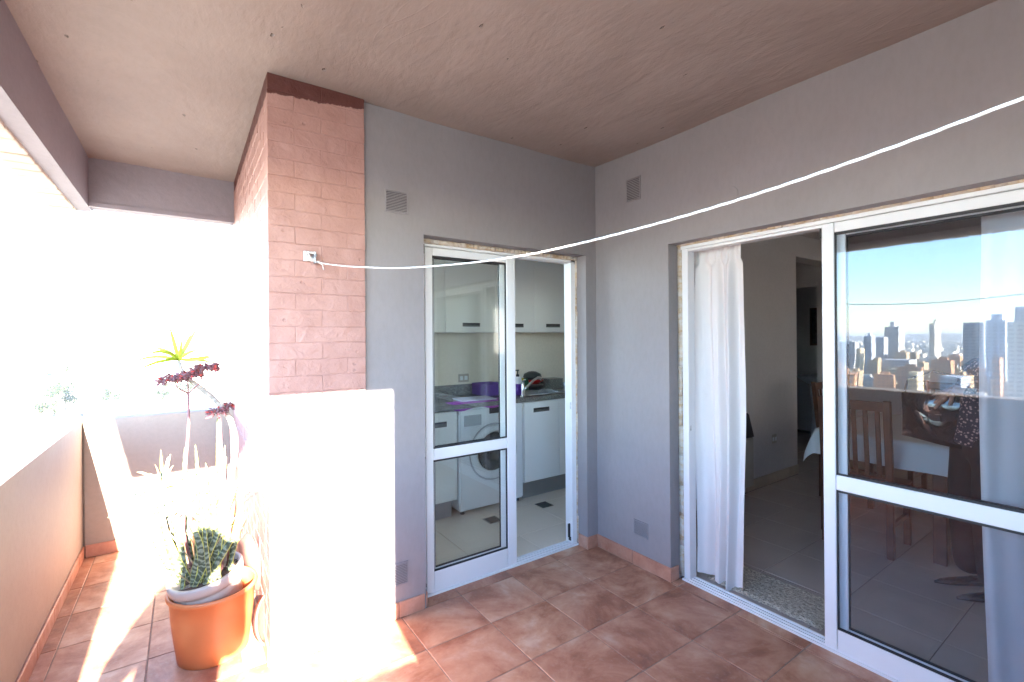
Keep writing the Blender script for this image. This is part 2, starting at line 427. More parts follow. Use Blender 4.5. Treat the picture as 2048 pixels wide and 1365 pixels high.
# beams
lb = MB().box(-3.15, -2.955, YF-.15, 1.95, BZ+.004, H+.01)
lb.build('left_beam', M['beam'], **S)
# rough brick course along the outer soffit
ob = MB(); y = YF-.15
while y < 1.9:
    l = .12+random.uniform(-.01, .01); ob.box(-3.162, -3.035, y, y+l-.01, BZ-.012+random.uniform(-.003, .003), BZ+.05, bev=.004, jit=.002); y += l
ob.build('outer_course', M['outer_paint'], **S)
eb = MB().box(-3.0, PX0+.004, 1.76, 1.93, BZ+.018, H+.01).box(-3.0, PX0+.003, 1.752, 1.78, BZ+.006, BZ+.035).build('end_beam', M['beam'], **S)
fb = B(-3.15, .2, YF-.15, YF, 2.355, H+.012).build('front_beam', M['beam'], **S)
B(-1.75, .2, YF-.149, YF, -.2, 2.354).build('front_wall', M['wall'], **S)
# parapets
MB().box(XL-.15, XL, YF-.15, YE+.15, -.4, PZ, bev=.012).build('left_parapet', M['parapet'], **S)
MB().box(XL+.001, PX0+.02, YE, YE+.149, -.4, PZ-.002, bev=.012).build('end_parapet', M['parapet'], **S)
MB().box(XL+.001, -1.751, YF-.149, YF, -.4, PZ-.003, bev=.012).build('front_parapet', M['parapet'], **S)
# brick pillar -----------------------------------------
pil = empty('brick_pillar', (PX0, 0, 0), 'pink painted brick pillar between the sunny ledge and the kitchen door', 'pillar')
MB().box(PX0+.003, PX1-.003, -.0192, .18, -.01, H+.01).box(PX0+.0035, -1.97, .18, 1.95, -.01, H+.01).build('mortar_core', M['brick'], pil)
course = .078; nz = int(H/course)+1
def brick(parent, x0, x1, y0, y1, z0, z1):
    mb = MB(); mb.box(x0, x1, y0, y1, z0, z1, bev=.0018, jit=.0013)
    return mb.build('brick', M['brick'], parent)
side = MB()
for k in range(nz):
    z0 = k*course; z1 = min(z0+course-.0026, H+.003)
    if k % 2: cuts = [PX0, PX0+.115, PX0+.355, PX1]
    else: cuts = [PX0, PX0+.235, PX1]
    for a, b in zip(cuts, cuts[1:]):
        q = random.uniform(-.0007, .0007)
        brick(pil, a+(.0006 if a > PX0 else 0), b-(.0006 if b < PX1 else 0), -.022+q, .09, z0, z1)
    y = .094 if k % 2 else .22
    while y < 1.94:
        y1 = min(y+.235, 1.95); q = random.uniform(-.001, .001)
        side.box(PX0+q, PX0+.08, y+.0035, y1, z0, z1, bev=.0028, jit=.001); y = y1+.005
    if k % 2 == 0: side.box(PX0+.0005, PX0+.08, .094, .216, z0, z1, bev=.0028, jit=.001)
side.build('side_bricks', M['brick'], pil, kind='stuff')

# skirting tiles ---------------------------------------
sk = empty('skirting', (0, 0, 0)); sk['kind'] = 'structure'
def skirt(x0, x1, y0, y1, z=.085): MB().box(x0, x1, y0, y1, 0.0, z, bev=.003).build('tile', M['skirt'], sk)
def run_x(x0, x1, y, t=-.011, L=.333, off=0):
    a = x0
    b = x0 + (off or L)
    while a < x1-.004:
        b = min(b, x1); skirt(a+.001, b-.001, min(y, y+t), max(y, y+t)); a = b; b = a+L
def run_y(y0, y1, x, t=-.011, L=.333, off=0):
    a = y0; b = y0+(off or L)
    while a < y1-.004:
        b = min(b, y1); skirt(min(x, x+t), max(x, x+t), a+.001, b-.001); a = b; b = a+L
run_x(PX1-.44, PX1-.002, -.026, off=.2); run_x(PX1, -1.345, 0.0, off=.177); run_x(-.112, -.012, 0.0)
skirt(-.111, -.1005, .001, .085)
skirt(-1.335, -1.3245, .001, .085)
run_y(-.626, -.0, 0.0, off=.30); skirt(0.001, .07, -.626, -.615)
run_y(YF, 1.905, XL, t=.011, L=.35); run_x(XL+.013, PX0-.001, YE, L=.34, off=.21)
run_y(-.022, 1.905, PX0, L=.34)

# sliding doors ----------------------------------------
def sash(name_parent, axis, a0, a1, c0, c1, zb, zt, sl, sr, glass, top=.045, bot=.10, rail=(.772, .84), gask=True):
    """axis 'x': sash spans x a0..a1 at y c0..c1 ; axis 'y': spans y a0..a1 at x c0..c1"""
    def bx(mb, p0, p1, q0, q1, z0, z1, bev=.0025):
        if axis == 'x': mb.box(p0, p1, q0, q1, z0, z1, bev=bev)
        else: mb.box(q0, q1, p0, p1, z0, z1, bev=bev)
    s_ = empty('sash', ORG[name_parent.name]); s_.parent = name_parent; s_.location = (0, 0, 0); ORG[s_.name] = ORG[name_parent.name]
    def pt(nm, *a, mt=M['alu'], bev=.0025):
        mb = MB(); bx(mb, *a, bev=bev); return mb.build(nm, mt, s_)
    pt('stile', a0, a0+sl, c0, c1, zb, zt); pt('stile', a1-sr, a1, c0, c1, zb, zt)
    e = .0015
    pt('rail', a0+sl+e, a1-sr-e, c0+.001, c1-.001, zt-top, zt-.001); pt('rail', a0+sl+e, a1-sr-e, c0+.001, c1-.001, *rail)
    pt('rail', a0+sl+e, a1-sr-e, c0+.001, c1-.001, zb+.001, zb+bot)
    cm = (c0+c1)/2
    for z0, z1 in ((zb+bot, rail[0]), (rail[1], zt-top)):
        pt('pane', a0+sl-.004, a1-sr+.004, cm-.002, cm+.002, z0-.004, z1+.004, mt=glass, bev=0)
        g = MB(); t = .005
        for (p0, p1, y0, y1) in ((a0+sl, a1-sr, z1-t*2.2, z1), (a0+sl, a1-sr, z0, z0+t*1.5), (a0+sl, a0+sl+t, z0, z1), (a1-sr-t, a1-sr, z0, z1)):
            bx(g, p0, p1, c0+.006, c1-.006, y0, y1, bev=0)
        g.build('gasket', M['gasket'], s_)
    return s_
kd = empty('sliding_door', (-.7, .12, 0), 'white framed sliding glass door of the kitchen, right half open', 'door')
f = MB().box(-1.298, -1.268, .118, .178, .0, 2.052, bev=.002); f.build('jamb', M['alu'], kd)
f = MB().box(-.148, -.106, .104, .178, .0, 2.052, bev=.002); f.build('jamb', M['alu'], kd)
f = MB().box(-1.267, -.149, .122, .178, 2.03, 2.075, bev=.002).box(-1.298, -.106, .104, .121, 2.034, 2.075, bev=.002); f.build('head', M['alu'], kd)
t_ = MB().box(-1.298, -.106, .086, .178, -.002, .012, bev=.002)
for yy in (.098, .122, .148): t_.box(-1.26, -.15, yy, yy+.005, .012, .022)
t_.build('threshold', M['alu'], kd)
sash(kd, 'x', -1.285, -.646, .095, .119, .018, 2.028, .046, .068, M['kglass'], top=.045, bot=.112, rail=(.782, .848))
sash(kd, 'x', -1.266, -.700, .128, .150, .022, 2.026, .05, .045, M['kglass'], top=.045, bot=.112, rail=(.782, .848))
B(-.155, -.148, .12, .14, .03, .055).box(-.165, -.15, .126, .136, .055, .15).build('stopper', M['gasket'], kd)
B(-1.292, -1.286, .1, .116, 1.99, 2.045).box(-1.2925, -1.286, .1, .112, .055, .075).box(-1.2925, -1.286, .1, .112, .02, .04).box(-1.2925, -1.286, .1, .112, .795, .81).build('bumper', M['gasket'], kd)
B(-.151, -.148, .11, .12, .98, 1.03).build('strike', M['zinc'], kd)
# crumbly filler between frames and masonry
def foam_strip(x0, x1, y0, y1, z0, z1, n, ax):
    mb = MB(); L = [x1-x0, y1-y0, z1-z0][ax]/n
    for i in range(n):
        b = [x0, x1, y0, y1, z0, z1]; b[ax*2] = [x0, y0, z0][ax]+L*i-.002; b[ax*2+1] = b[ax*2]+L+.004
        j = random.uniform(-.004, .004); b[2 if ax != 1 else 0] += j if ax != 1 else j
        mb.box(*b, jit=.0015)
    return mb
foam_strip(-1.32, -.10, .088, .105, 2.050, 2.0745, 40, 0).build('filler', M['foam'], kd, smooth=True)
foam_strip(-.1085, -.0995, .094, .12, .02, 2.05, 11, 2).build('filler', M['foam'], kd, smooth=True)
B(-1.336, -1.299, .11, .17, 0, 2.05).build('filler', M['alu'], kd)

rd = empty('sliding_door', (.1, -1.7, 0), 'white framed sliding glass door with city reflected in its tinted pane', 'door')
B(.098, .165, -.682, -.640, 0, 2.06, bev=.002).build('jamb', M['alu'], rd)
B(.09, .165, RY1+.02, RY1+.06, 0, 2.06, bev=.002).build('jamb', M['alu'], rd)
MB().box(.085, .165, RY1+.02, -.640, 2.033, 2.052, bev=.002).box(.100, .165, RY1+.02, -.683, 2.018, 2.0325, bev=.002).build('head', M['alu'], rd)
t_ = MB().box(.076, .168, RY1+.02, -.640, -.002, .010, bev=.002)
for xx in (.088, .112, .140): t_.box(xx, xx+.005, RY1+.06, -.684, .010, .020)
t_.build('threshold', M['alu'], rd)
sash(rd, 'y', -2.62, -1.420, .086, .110, .013, 2.030, .06, .052, M['glass'], top=.046, bot=.098, rail=(.770, .840))
sash(rd, 'y', -2.66, -1.455, .120, .143, .018, 2.016, .06, .052, M['glass'], top=.046, bot=.098, rail=(.770, .840))
B(.084, .100, -1.419, -1.413, 1.965, 2.012).build('bumper', M['gasket'], rd)
B(.110, .121, -.6845, -.682, .92, .95).build('strike', M['zinc'], rd)
foam_strip(.078, .098, RY1, -.615, 2.0525, 2.068, 60, 1).build('filler', M['foam'], rd, smooth=True)
foam_strip(.090, .11, -.640, -.6155, .02, 2.052, 11, 2).build('filler', M['foam'], rd, smooth=True)

# vents -------------------------------------------------
def vent(axis, a0, a1, z0, z1, label, n=13):
    c = ((a0+a1)/2, 0, z0) if axis == 'x' else (0, (a0+a1)/2, z0)
    v = empty('vent_grille', c, label, 'vent')
    def bx(mb, p0, p1, d0, d1, q0, q1, rot=None):
        if axis == 'x': mb.box(p0, p1, d0, d1, q0, q1, rot=rot)
        else: mb.box(d0, d1, p0, p1, q0, q1, rot=rot)
        return mb
    bx(MB(), a0, a1, -.001, .002, z0, z1).build('backing', M['gasket'], v)
    fr = MB(); t = .006
    for q in ((a0, a0+t, z0, z1), (a1-t, a1, z0, z1), (a0+t, a1-t, z0, z0+t), (a0+t, a1-t, z1-t, z1)): bx(fr, q[0], q[1], -.006, -.0012, q[2], q[3])
    fr.build('frame', M['vent'], v)
    for i in range(n):
        z = z0+t+(z1-z0-2*t)*(i+.5)/n; h = (z1-z0-2*t)/n
        rot = Matrix.Rotation(R(30 if axis == 'x' else -30), 3, 'X' if axis == 'x' else 'Y')
        bx(MB(), a0+t, a1-t, -.0045-.0022, -.0045+.0022, z-h*.25, z+h*.25, rot=rot).build('louvre', M['vent'], v)
vent('x', -1.556, -1.428, 2.172, 2.292, 'grey louvred vent high on the wall beside the brick pillar')
vent('y', -.408, -.288, 2.392, 2.545, 'grey louvred vent high on the right wall near the corner')
vent('x', -1.556, -1.440, .17, .292, 'small grey vent low on the wall left of the kitchen door')
vent('y', -.447, -.332, .198, .296, 'grey vent low on the right wall above the skirting tiles')
Mx = Matrix.Rotation(R(90), 3, 'Y')
MB().lathe([(.001, -.0), (.046, 0), (.047, .002), (.044, .0035), (.001, .0035)], (-.0035, -1.012, 2.262), 32, Mx).build('blank_cover', M['wall'], label='round blank cover plate painted over above the glass door', cat='cover')

# clothes line ------------------------------------------
br = empty('wall_bracket', (-1.93, -.03, 1.89), 'small zinc bracket screwed to the brick pillar holding the rope', 'bracket')
q = MB().box(-1.965, -1.912, -.034, -.026, 1.868, 1.918, bev=.002)
q.build('plate', M['zinc'], br)
MB().box(-1.95, -1.944, -.062, -.034, 1.872, 1.912, bev=.001).box(-1.922, -1.916, -.066, -.034, 1.858, 1.912, bev=.001).build('lug', M['zinc'], br)
MB().tube([(-1.955, -.052, 1.898), (-1.91, -.052, 1.898)], .0055, 10).build('pin', M['zinc'], br)
MB().tube([(-1.933, -.054, 1.898), (-1.925, -.062, 1.876), (-1.915, -.066, 1.862), (-1.908, -.064, 1.858), (-1.905, -.058, 1.866)], .0035, 8).build('hook', M['zinc'], br)
for dx, dz in ((-.046, .012), (-.046, -.012), (-.02, .016)):
    MB().lathe([(.0005, 0), (.006, 0), (.005, .004), (.0005, .005)], (-1.918+dx+.02, -.0345, 1.893+dz), 10, Matrix.Rotation(R(90), 3, 'X')).build('screw', M['chrome'], br)
prof = [(0, 1.862), (.15, 1.834), (.3, 1.81), (.5, 1.783), (.7, 1.758), (1.01, 1.734), (1.25, 1.723), (1.43, 1.722), (1.72, 1.737), (1.93, 1.757), (2.12, 1.785), (2.28, 1.815), (2.5, 1.855), (2.78, 1.93)]
th = R(10)
def sp(s_):
    for (a, za), (b, zb) in zip(prof, prof[1:]):
        if s_ <= b: t = (s_-a)/(b-a); break
    i = [p[0] for p in prof].index(a)
    p0 = prof[max(i-1, 0)]; p3 = prof[min(i+2, len(prof)-1)]
    m0 = (zb-p0[1])/max(b-p0[0], 1e-6)*(b-a); m1 = (p3[1]-za)/max(p3[0]-a, 1e-6)*(b-a)
    h = 2*t**3-3*t**2+1; return h*za+(t**3-2*t**2+t)*m0+(3*t**2-2*t**3)*zb+(t**3-t**2)*m1
pts = []; n = 260
for i in range(n+1):
    s_ = 2.78*i/n; pts.append(Vector((-1.908+math.sin(th)*s_, -.066-math.cos(th)*s_, sp(s_))))
rp = empty('clothes_line', pts[0], 'white rope clothes line sagging across the balcony', 'clothes line')
for k in range(3):   # three twisted strands
    mb = MB(); qq = []
    for i, p in enumerate(pts):
        a = i*.55 + k*2*math.pi/3
        qq.append(p + Vector((math.cos(a)*math.cos(th), math.cos(a)*math.sin(th), math.sin(a)))*.0012)
    mb.tube(qq, .00165, 6); mb.build('strand', M['rope'], rp, smooth=True)
MB().tube([pts[0]+Vector((.0, 0, 0)), pts[0]+Vector((.006, -.004, .006)), pts[0]+Vector((-.003, -.006, .006)), pts[0]+Vector((.008, -.004, -.004)), pts[0]+Vector((.02, -.004, -.012)), pts[0]+Vector((.024, -.004, -.034))], .0026, 7).build('knot_tail', M['rope'], rp, smooth=True)
MB().lathe([(.001, 0), (.012, 0), (.008, .02), (.001, .022)], pts[-1]+Vector((0, .01, -.0)), 12, Matrix.Rotation(R(90), 3, 'X')).build('end_hook', M['zinc'], rp)

# ------------------------------------------------------------ kitchen
kf = B(-1.97, 1.9, .18, 1.9, -.2, -.003).build('kitchen_floor', M['grout'], **S)
kx = [-1.97, -1.76, -1.295, -.83, -.363, .108, .573, 1.038, 1.35]; ky = [.18, .46, .925, 1.39, 1.7]
for a, b in zip(kx, kx[1:]):
    for c, d in zip(ky, ky[1:]): tile(kf, a, b, c, d, M['ktile'], gap=.0012)
MB().box(-.80, 1.35, 1.66, 1.8, -.1, 2.65).box(-1.97, -1.93, 1.66, 1.8, -.1, 2.65).box(-1.93, -.8, 1.66, 1.8, -.1, 1.06).box(-1.93, -.8, 1.66, 1.8, 2.5, 2.65).box(1.35, 1.45, .18, 1.8, -.1, 2.65).box(-2.0, -1.9695, .18, 1.8, -.1, 2.65).build('kitchen_wall', M['kroom'], **S)
B(-1.97, 1.45, .181, 1.8, 2.62, 2.7).build('kitchen_ceiling', mat('white_ceiling_paint', (.82, .81, .78), .7, var=.01), **S)
# base units
def unit(name, label, x0, x1, yf, z0, z1, yb, doors, cat='cabinet'):
    u = empty(name, ((x0+x1)/2, yb, 0 if z0 < 1 else z0), label, cat)
    B(x0+.001, x1-.001, yf+.02, yb, z0, z1).build('carcass', M['cab'], u)
    for d0, d1, hx0, hx1, hz0, hz1 in doors:
        dr = B(d0+.0015, d1-.0015, yf, yf+.018, z0+.002, z1-.002, bev=.001).build('cabinet_door', M['cab'], u)
        if hx0 is not None:
            hb = MB().box(hx0, hx1, yf-.002, yf+.001, hz0, hz1, bev=.0008); hh = hb.build('handle', M['handle'], dr)
            ORG[hh.name] = ORG[dr.name]
            B(hx0+.006, hx1-.006, yf-.0028, yf-.0018, hz1-.014, hz1-.005).build('finger_slot', M['dark'], dr)
    return u
bu = unit('base_cabinet', 'white base cabinet under the kitchen sink with recessed handles', .135, 1.345, 1.062, .155, .895, 1.65,
     [(.135, .552, .242, .432, .795, .835), (.552, .97, .66, .86, .795, .835), (.97, 1.344, None, 0, 0, 0)])
B(.14, 1.34, 1.105, 1.12, .0, .153).build('plinth', M['plinth'], bu)
lu = unit('base_cabinet', 'white base cabinet left of the washing machine', -1.9, -.565, 1.062, .145, .885, 1.65,
     [(-1.9, -1.45, None, 0, 0, 0), (-1.45, -1.0, None, 0, 0, 0), (-1.0, -.567, -.82, -.66, .765, .81)])
B(-1.9, -.60, 1.105, 1.12, .0, .143).build('plinth', M['plinth'], lu)
uu = unit('wall_cabinet', 'row of white wall cabinets above the kitchen counter', -.74, 1.34, 1.25, 1.548, 2.25, 1.655,
     [(-.74, -.574, None, 0, 0, 0), (-.574, -.051, -.402, -.221, 1.598, 1.632), (-.051, .408, .09, .271, 1.595, 1.63),
      (.408, .90, .552, .737, 1.598, 1.632), (.90, 1.34, 1.02, 1.2, 1.598, 1.632)])
ct = empty('counter_top', (-.3, 1.65, .9), 'speckled grey granite counter top with steel sink', 'counter')
MB().box(-1.9, .25, 1.042, 1.655, .902, .94, bev=.002).box(.25, .78, 1.042, 1.13, .902, .94, bev=.002).box(.25, .78, 1.52, 1.655, .902, .94, bev=.002).box(.78, 1.345, 1.042, 1.655, .902, .94, bev=.002).build('slab', M['granite'], ct)
B(-1.9, .75, 1.635, 1.66, .9405, 1.04, bev=.001).build('upstand', M['granite'], ct)
B(.80, .99, 1.50, 1.66, .9405, 1.045, bev=.001).build('upstand', M['granite'], ct)
sk_ = MB(); w_ = .012
sk_.box(.235, .795, 1.112, 1.135, .9405, .945).box(.235, .795, 1.515, 1.535, .9405, .945).box(.2355, .262, 1.135, 1.515, .9405, .945).box(.768, .795, 1.135, 1.515, .9405, .945)
sk_.box(.26, .265, 1.135, 1.515, .78, .9405).box(.765, .77, 1.135, 1.515, .78, .9405).box(.26, .77, 1.13, 1.136, .78, .9405).box(.26, .77, 1.514, 1.52, .78, .9405).box(.26, .77, 1.13, 1.52, .775, .78)
sk_.build('sink', M['steel'], ct)
MB().box(.80, 1.3, 1.14, 1.5, .941, .947, bev=.002).build('drainer', M['steel'], ct)
fa = empty('faucet', (.22, 1.2, .94), 'chrome lever faucet with a long slanting spout over the sink', 'faucet')
MB().lathe([(.001, 0), (.028, 0), (.027, .01), (.019, .02), (.018, .10), (.016, .125), (.001, .13)], (.22, 1.2, .94), 20).build('body', M['chrome'], fa, smooth=True)
MB().tube([(.225, 1.2, .99), (.28, 1.2, 1.03), (.36, 1.2, 1.085), (.405, 1.2, 1.105), (.435, 1.2, 1.10), (.445, 1.2, 1.075)], [.013, .012, .011, .011, .012, .012], 12).build('spout', M['chrome'], fa, smooth=True)
MB().tube([(.22, 1.2, 1.065), (.215, 1.18, 1.085), (.20, 1.13, 1.10)], [.012, .008, .006], 10).build('lever', M['chrome'], fa, smooth=True)
MB().tube([(.14, 1.13, .945), (.2, 1.125, .953), (.26, 1.12, .943)], .004, 6).build('bar', M['chrome'], fa, smooth=True)
sd = empty('soap_dispenser', (.275, 1.36, .94), 'white soap bottle with a black pump beside the faucet', 'soap bottle')
MB().lathe([(.001, 0), (.038, 0), (.04, .01), (.04, .14), (.03, .165), (.014, .17), (.001, .17)], (.275, 1.36, .94), 20).build('bottle', M['white'], sd, smooth=True)
MB().lathe([(.001, .17), (.016, .17), (.016, .19), (.006, .195), (.006, .225), (.001, .226)], (.275, 1.36, .94), 14).box(.255, .288, 1.35, 1.37, 1.165, 1.178, bev=.003).build('pump', M['dark'], sd)
MB().lathe([(.001, 0), (.05, 0), (.055, .05), (.052, .1), (.001, .1)], (.225, 1.31, .942), 20).build('jar', M['purple'], smooth=True, label='purple jar in front of the white soap bottle', cat='jar')
sp1 = MB().box(.405, .44, 1.47, 1.5, .955, 1.075, bev=.006).box(.403, .442, 1.465, 1.505, .955, .99, bev=.004).build('sponge', mat('yellow_sponge', (.65, .50, .05), .9, vs=80, bumps=((120, .003),)), label='yellow sponge standing behind the faucet', cat='sponge')
MB().lathe([(.001, 0), (.035, 0), (.045, .02), (.045, .1), (.03, .125), (.001, .13)], (.50, 1.55, .942), 16).build('detergent_bottle', mat('dark_green_plastic', (.01, .10, .05), .3), smooth=True, label='dark green detergent bottle behind the sink', cat='bottle')
MB().lathe([(.001, 0), (.05, 0), (.10, .035), (.105, .045), (.098, .047), (.001, .012)], (.64, 1.57, .999), 24).build('red_bowl', mat('red_plastic', (.5, .01, .01), .35), smooth=True, label='red bowl behind the faucet spout', cat='bowl')
MB().lathe([(.001, 0), (.085, 0), (.12, .05), (.115, .055), (.001, .055)], (.64, 1.57, .942), 24).build('dark_bowl', M['dark'], smooth=True, label='dark bowl underneath the red bowl at the sink', cat='bowl')
MB().lathe([(.07, 0), (.10, .03), (.09, .06), (.04, .085), (.001, .09)], (.62, 1.57, 1.047), 24).build('pot_lid', mat('dark_lid', (.04, .05, .05), .4), smooth=True, label='dark domed lid resting on the red bowl', cat='lid')
MB().box(1.02, 1.33, 1.5, 1.64, .948, .985, bev=.012).build('tray', mat('pale_blue_plastic', (.55, .66, .78), .35), label='pale blue tray at the right end of the counter', cat='tray')
tb = MB()
def tub(u, v):
    return None
tb.box(-.10, .10, 1.34, 1.35, .945, 1.055, bev=.004).box(-.10, .10, 1.59, 1.60, .945, 1.055, bev=.004).box(-.11, -.10, 1.34, 1.60, .945, 1.055, bev=.003).box(.10, .11, 1.34, 1.60, .945, 1.055, bev=.003).box(-.10, .10, 1.35, 1.59, .945, .955)
tb.build('plastic_tub', M['purple'], label='purple plastic tub on the counter behind the washing machine', cat='tub')
MB().box(-.46, -.12, 1.12, 1.36, .942, .954, bev=.004, rot=Matrix.Rotation(R(-8), 3, 'Z')).build('cutting_board', mat('lilac_board', (.62, .62, .74), .4), label='pale cutting board lying flat on the granite counter', cat='board')
kw = empty('added_kitchen_window', (-1.3, 1.73, 1.12), 'white framed window added out of view to brighten the kitchen', 'window')  # window added out of view to bring daylight into the kitchen
MB().box(-1.93, -.8, 1.70, 1.74, 1.06, 1.10).box(-1.93, -.8, 1.70, 1.74, 2.46, 2.5).box(-1.93, -1.89, 1.70, 1.74, 1.10, 2.46).box(-.84, -.8, 1.70, 1.74, 1.10, 2.46).box(-1.39, -1.35, 1.70, 1.74, 1.10, 2.46).build('frame', M['alu'], kw)
B(-1.89, -1.39, 1.718, 1.722, 1.10, 2.46).build('pane', M['kglass'], kw); B(-1.35, -.84, 1.718, 1.722, 1.10, 2.46).build('pane', M['kglass'], kw)
# washing machine
wm = empty('washing_machine', (-.21, 1.35, 0), 'white front loading washing machine under the granite counter', 'washing machine')
B(-.545, .118, 1.06, 1.62, .03, .86, bev=.012, seg=2).build('body', M['white'], wm, smooth=False)
MB().box(-.545, .118, 1.052, 1.3, .845, .897, bev=.012, seg=2).build('top', M['white'], wm)
B(-.50, -.33, 1.054, 1.062, .745, .838, bev=.003).build('detergent_drawer', M['greyp'], wm)
B(-.252, -.02, 1.0505, 1.0525, .834, .886, bev=.0005).build('control_panel', M['dark'], wm)
MB().lathe([(.0005, 0), (.018, 0), (.0005, .0035)], (-.13, 1.0615, .80), 20, Matrix.Rotation(R(90), 3, 'X') @ Matrix.Diagonal((1.6, .6, 1))).build('badge', M['dark'], wm)
Rx = Matrix.Rotation(R(90), 3, 'X'); dc = (-.205, 1.0605, .50)
MB().lathe([(.246, -.002), (.250, .004), (.246, .0075), (.238, .009), (.236, -.002)], dc, 64, Rx).build('door_ring', M['greyp'], wm, smooth=True)
dr = MB().lathe([(.236, 0), (.234, .012), (.218, .024), (.19, .03), (.172, .022), (.168, .0)], dc, 64, Rx).build('porthole_door', M['white'], wm, smooth=True)
MB().lathe([(.168, .002), (.160, .012), (.12, .022), (.08, -.004), (.04, -.012), (.001, -.014)], dc, 48, Rx).build('glass_bowl', M['drum'], dr, smooth=True)
for x in (-.5, .07): MB().lathe([(.001, 0), (.02, 0), (.02, .03), (.001, .03)], (x, 1.1, 0), 12).build('foot', M['dark'], wm)
MB().box(-.60, -.06, 1.048, 1.20, .9405, .946, bev=.001).grid(lambda u, v: (-.60+u*.54, 1.0475-.004*math.sin(u*19)*v-.001, .944-v*(.05+.012*math.sin(u*11))), 24, 4).build('folded_cloth', M['magenta'], smooth=True, label='magenta cloth hanging over the counter edge above the washer', cat='cloth')
for i, (x, y) in enumerate(((-.363, .837), (.195, .857))):
    d = empty('floor_drain', (x, y, 0), ('dark square floor drain seen through the glass panel', 'dark square floor drain in the open half of the doorway')[i], 'drain')
    B(x-.062, x+.062, y-.062, y+.062, .001, .004, bev=.001).build('frame', M['steel'], d)
    g = MB()
    for k in range(7): g.box(x-.05, x+.05, y-.052+k*.0155, y-.052+k*.0155+.008, .0045, .006)
    g.build('grate', mat('drain_grate', (.12, .14, .14), .5, .6), d)
def socket(axis, a, z, label, c, w2=.058, h2=.04):
    s_ = empty('wall_socket', (a, c, z), label, 'socket')
    B(a-w2, a+w2, c-.008, c, z-h2, z+h2, bev=.003).build('plate', M['heater'], s_)
    for dx in (-.025, .025): B(a+dx-.017, a+dx+.017, c-.0095, c-.0075, z-.02, z+.02, bev=.001).build('outlet', M['white'], s_)
socket('x', -.17, 1.10, 'cream socket on the kitchen wall above the counter', 1.66)

# ------------------------------------------------------------ living room
lf = B(.1, 6.2, -4.2, 1.6, -.2, -.003).build('living_floor', M['lgrout'], **S)
lys = [-4.2, -3.885, -3.455, -3.025, -2.595, -2.165, -1.735, -1.305, -.875, -.445, -.02]
for j, (c, d) in enumerate(zip(lys, lys[1:])):
    off = 0 if (j % 2 == 0) else .0
    lx = [.168] + [.595+.4365*k + off for k in range(0, 10)]
    if d < -2.6: continue
    for a, b in zip(lx, lx[1:]): tile(lf, a, b, c, d, M['ltile'], gap=.0016)
for a in [2.7775+.4365*k for k in range(6)]:
    for c in (-.02, .41, .84): tile(lf, max(a, 3.03), a+.4365, c, c+.43, M['ltile'], gap=.0016) if a+.4365 > 3.05 else None
MB().box(.18, 3.03, -.006, .179, -.1, 2.65).box(3.001, 3.03, .18, 1.6, -.1, 2.65).build('partition_wall', M['room'], **S)
MB().box(4.2, 4.32, -4.2, .26, -.1, 2.65).box(4.2, 4.32, .98, 1.6, -.1, 2.65).box(4.2, 4.32, .26, .98, 2.12, 2.65).build('hall_wall', M['room'], **S)
MB().box(.1795, 1.9, -4.3, -4.2, -.1, 2.65).box(3.1, 4.2, -4.3, -4.2, -.1, 2.65).box(1.9, 3.1, -4.3, -4.2, -.1, 1.2).box(1.9, 3.1, -4.3, -4.2, 2.1, 2.65).box(3.03, 6.2, 1.6, 1.7, -.1, 2.65).box(5.6, 5.7, -.5, 1.6, -.1, 2.65).box(4.32, 5.6, -.5, -.4, -.1, 2.65).build('room_wall', M['room'], **S)
B(.18, 6.2, -4.2, 1.6, 2.6, 2.7).build('room_ceiling', M['room'], **S)
B(3.03, 4.2, .0, .2, 2.36, 2.62).build('hall_lintel', M['room'], **S)
ls = empty('ceramic_skirting', (0, 0, 0)); ls['kind'] = 'structure'
for k in range(7):
    a = .2+.4365*k; b = min(a+.434, 3.03)
    if b-a > .02: B(a, b, -.018, -.0065, 0, .10, bev=.002).build('tile', M['beige'], ls)
for k in range(9): B(4.188, 4.1995, -3.6+.43*k, -3.6+.43*k+.428, 0, .10, bev=.002).build('tile', M['beige'], ls)
socket('x', 2.52, .44, 'beige socket low on the room wall between heater and hallway', -.006, .045, .045)
ht = empty('gas_heater', (1.6, -.08, .1), 'cream wall heater with a black top half hidden by the curtain', 'heater')
MB().box(1.22, 1.86, -.15, -.008, .12, .56, bev=.01).build('body', M['heater'], ht)
q = MB().box(1.215, 1.865, -.155, -.008, .562, .78, bev=.012); 
for v in q.bm.verts:
    if v.co.z > .7 and v.co.y < -.1: v.co.y += .045
q.build('grille_hood', M['dark'], ht)
MB().tube([(1.84, -.05, .12), (1.86, -.05, .08), (1.9, -.04, .08), (1.9, -.03, .0)], .009, 8).build('gas_pipe', M['zinc'], ht)
MB().lathe([(.001, 0), (.014, 0), (.014, .04), (.001, .04)], (1.885, -.05, .085), 12, Matrix.Rotation(R(90), 3, 'Y')).build('valve', M['chrome'], ht)
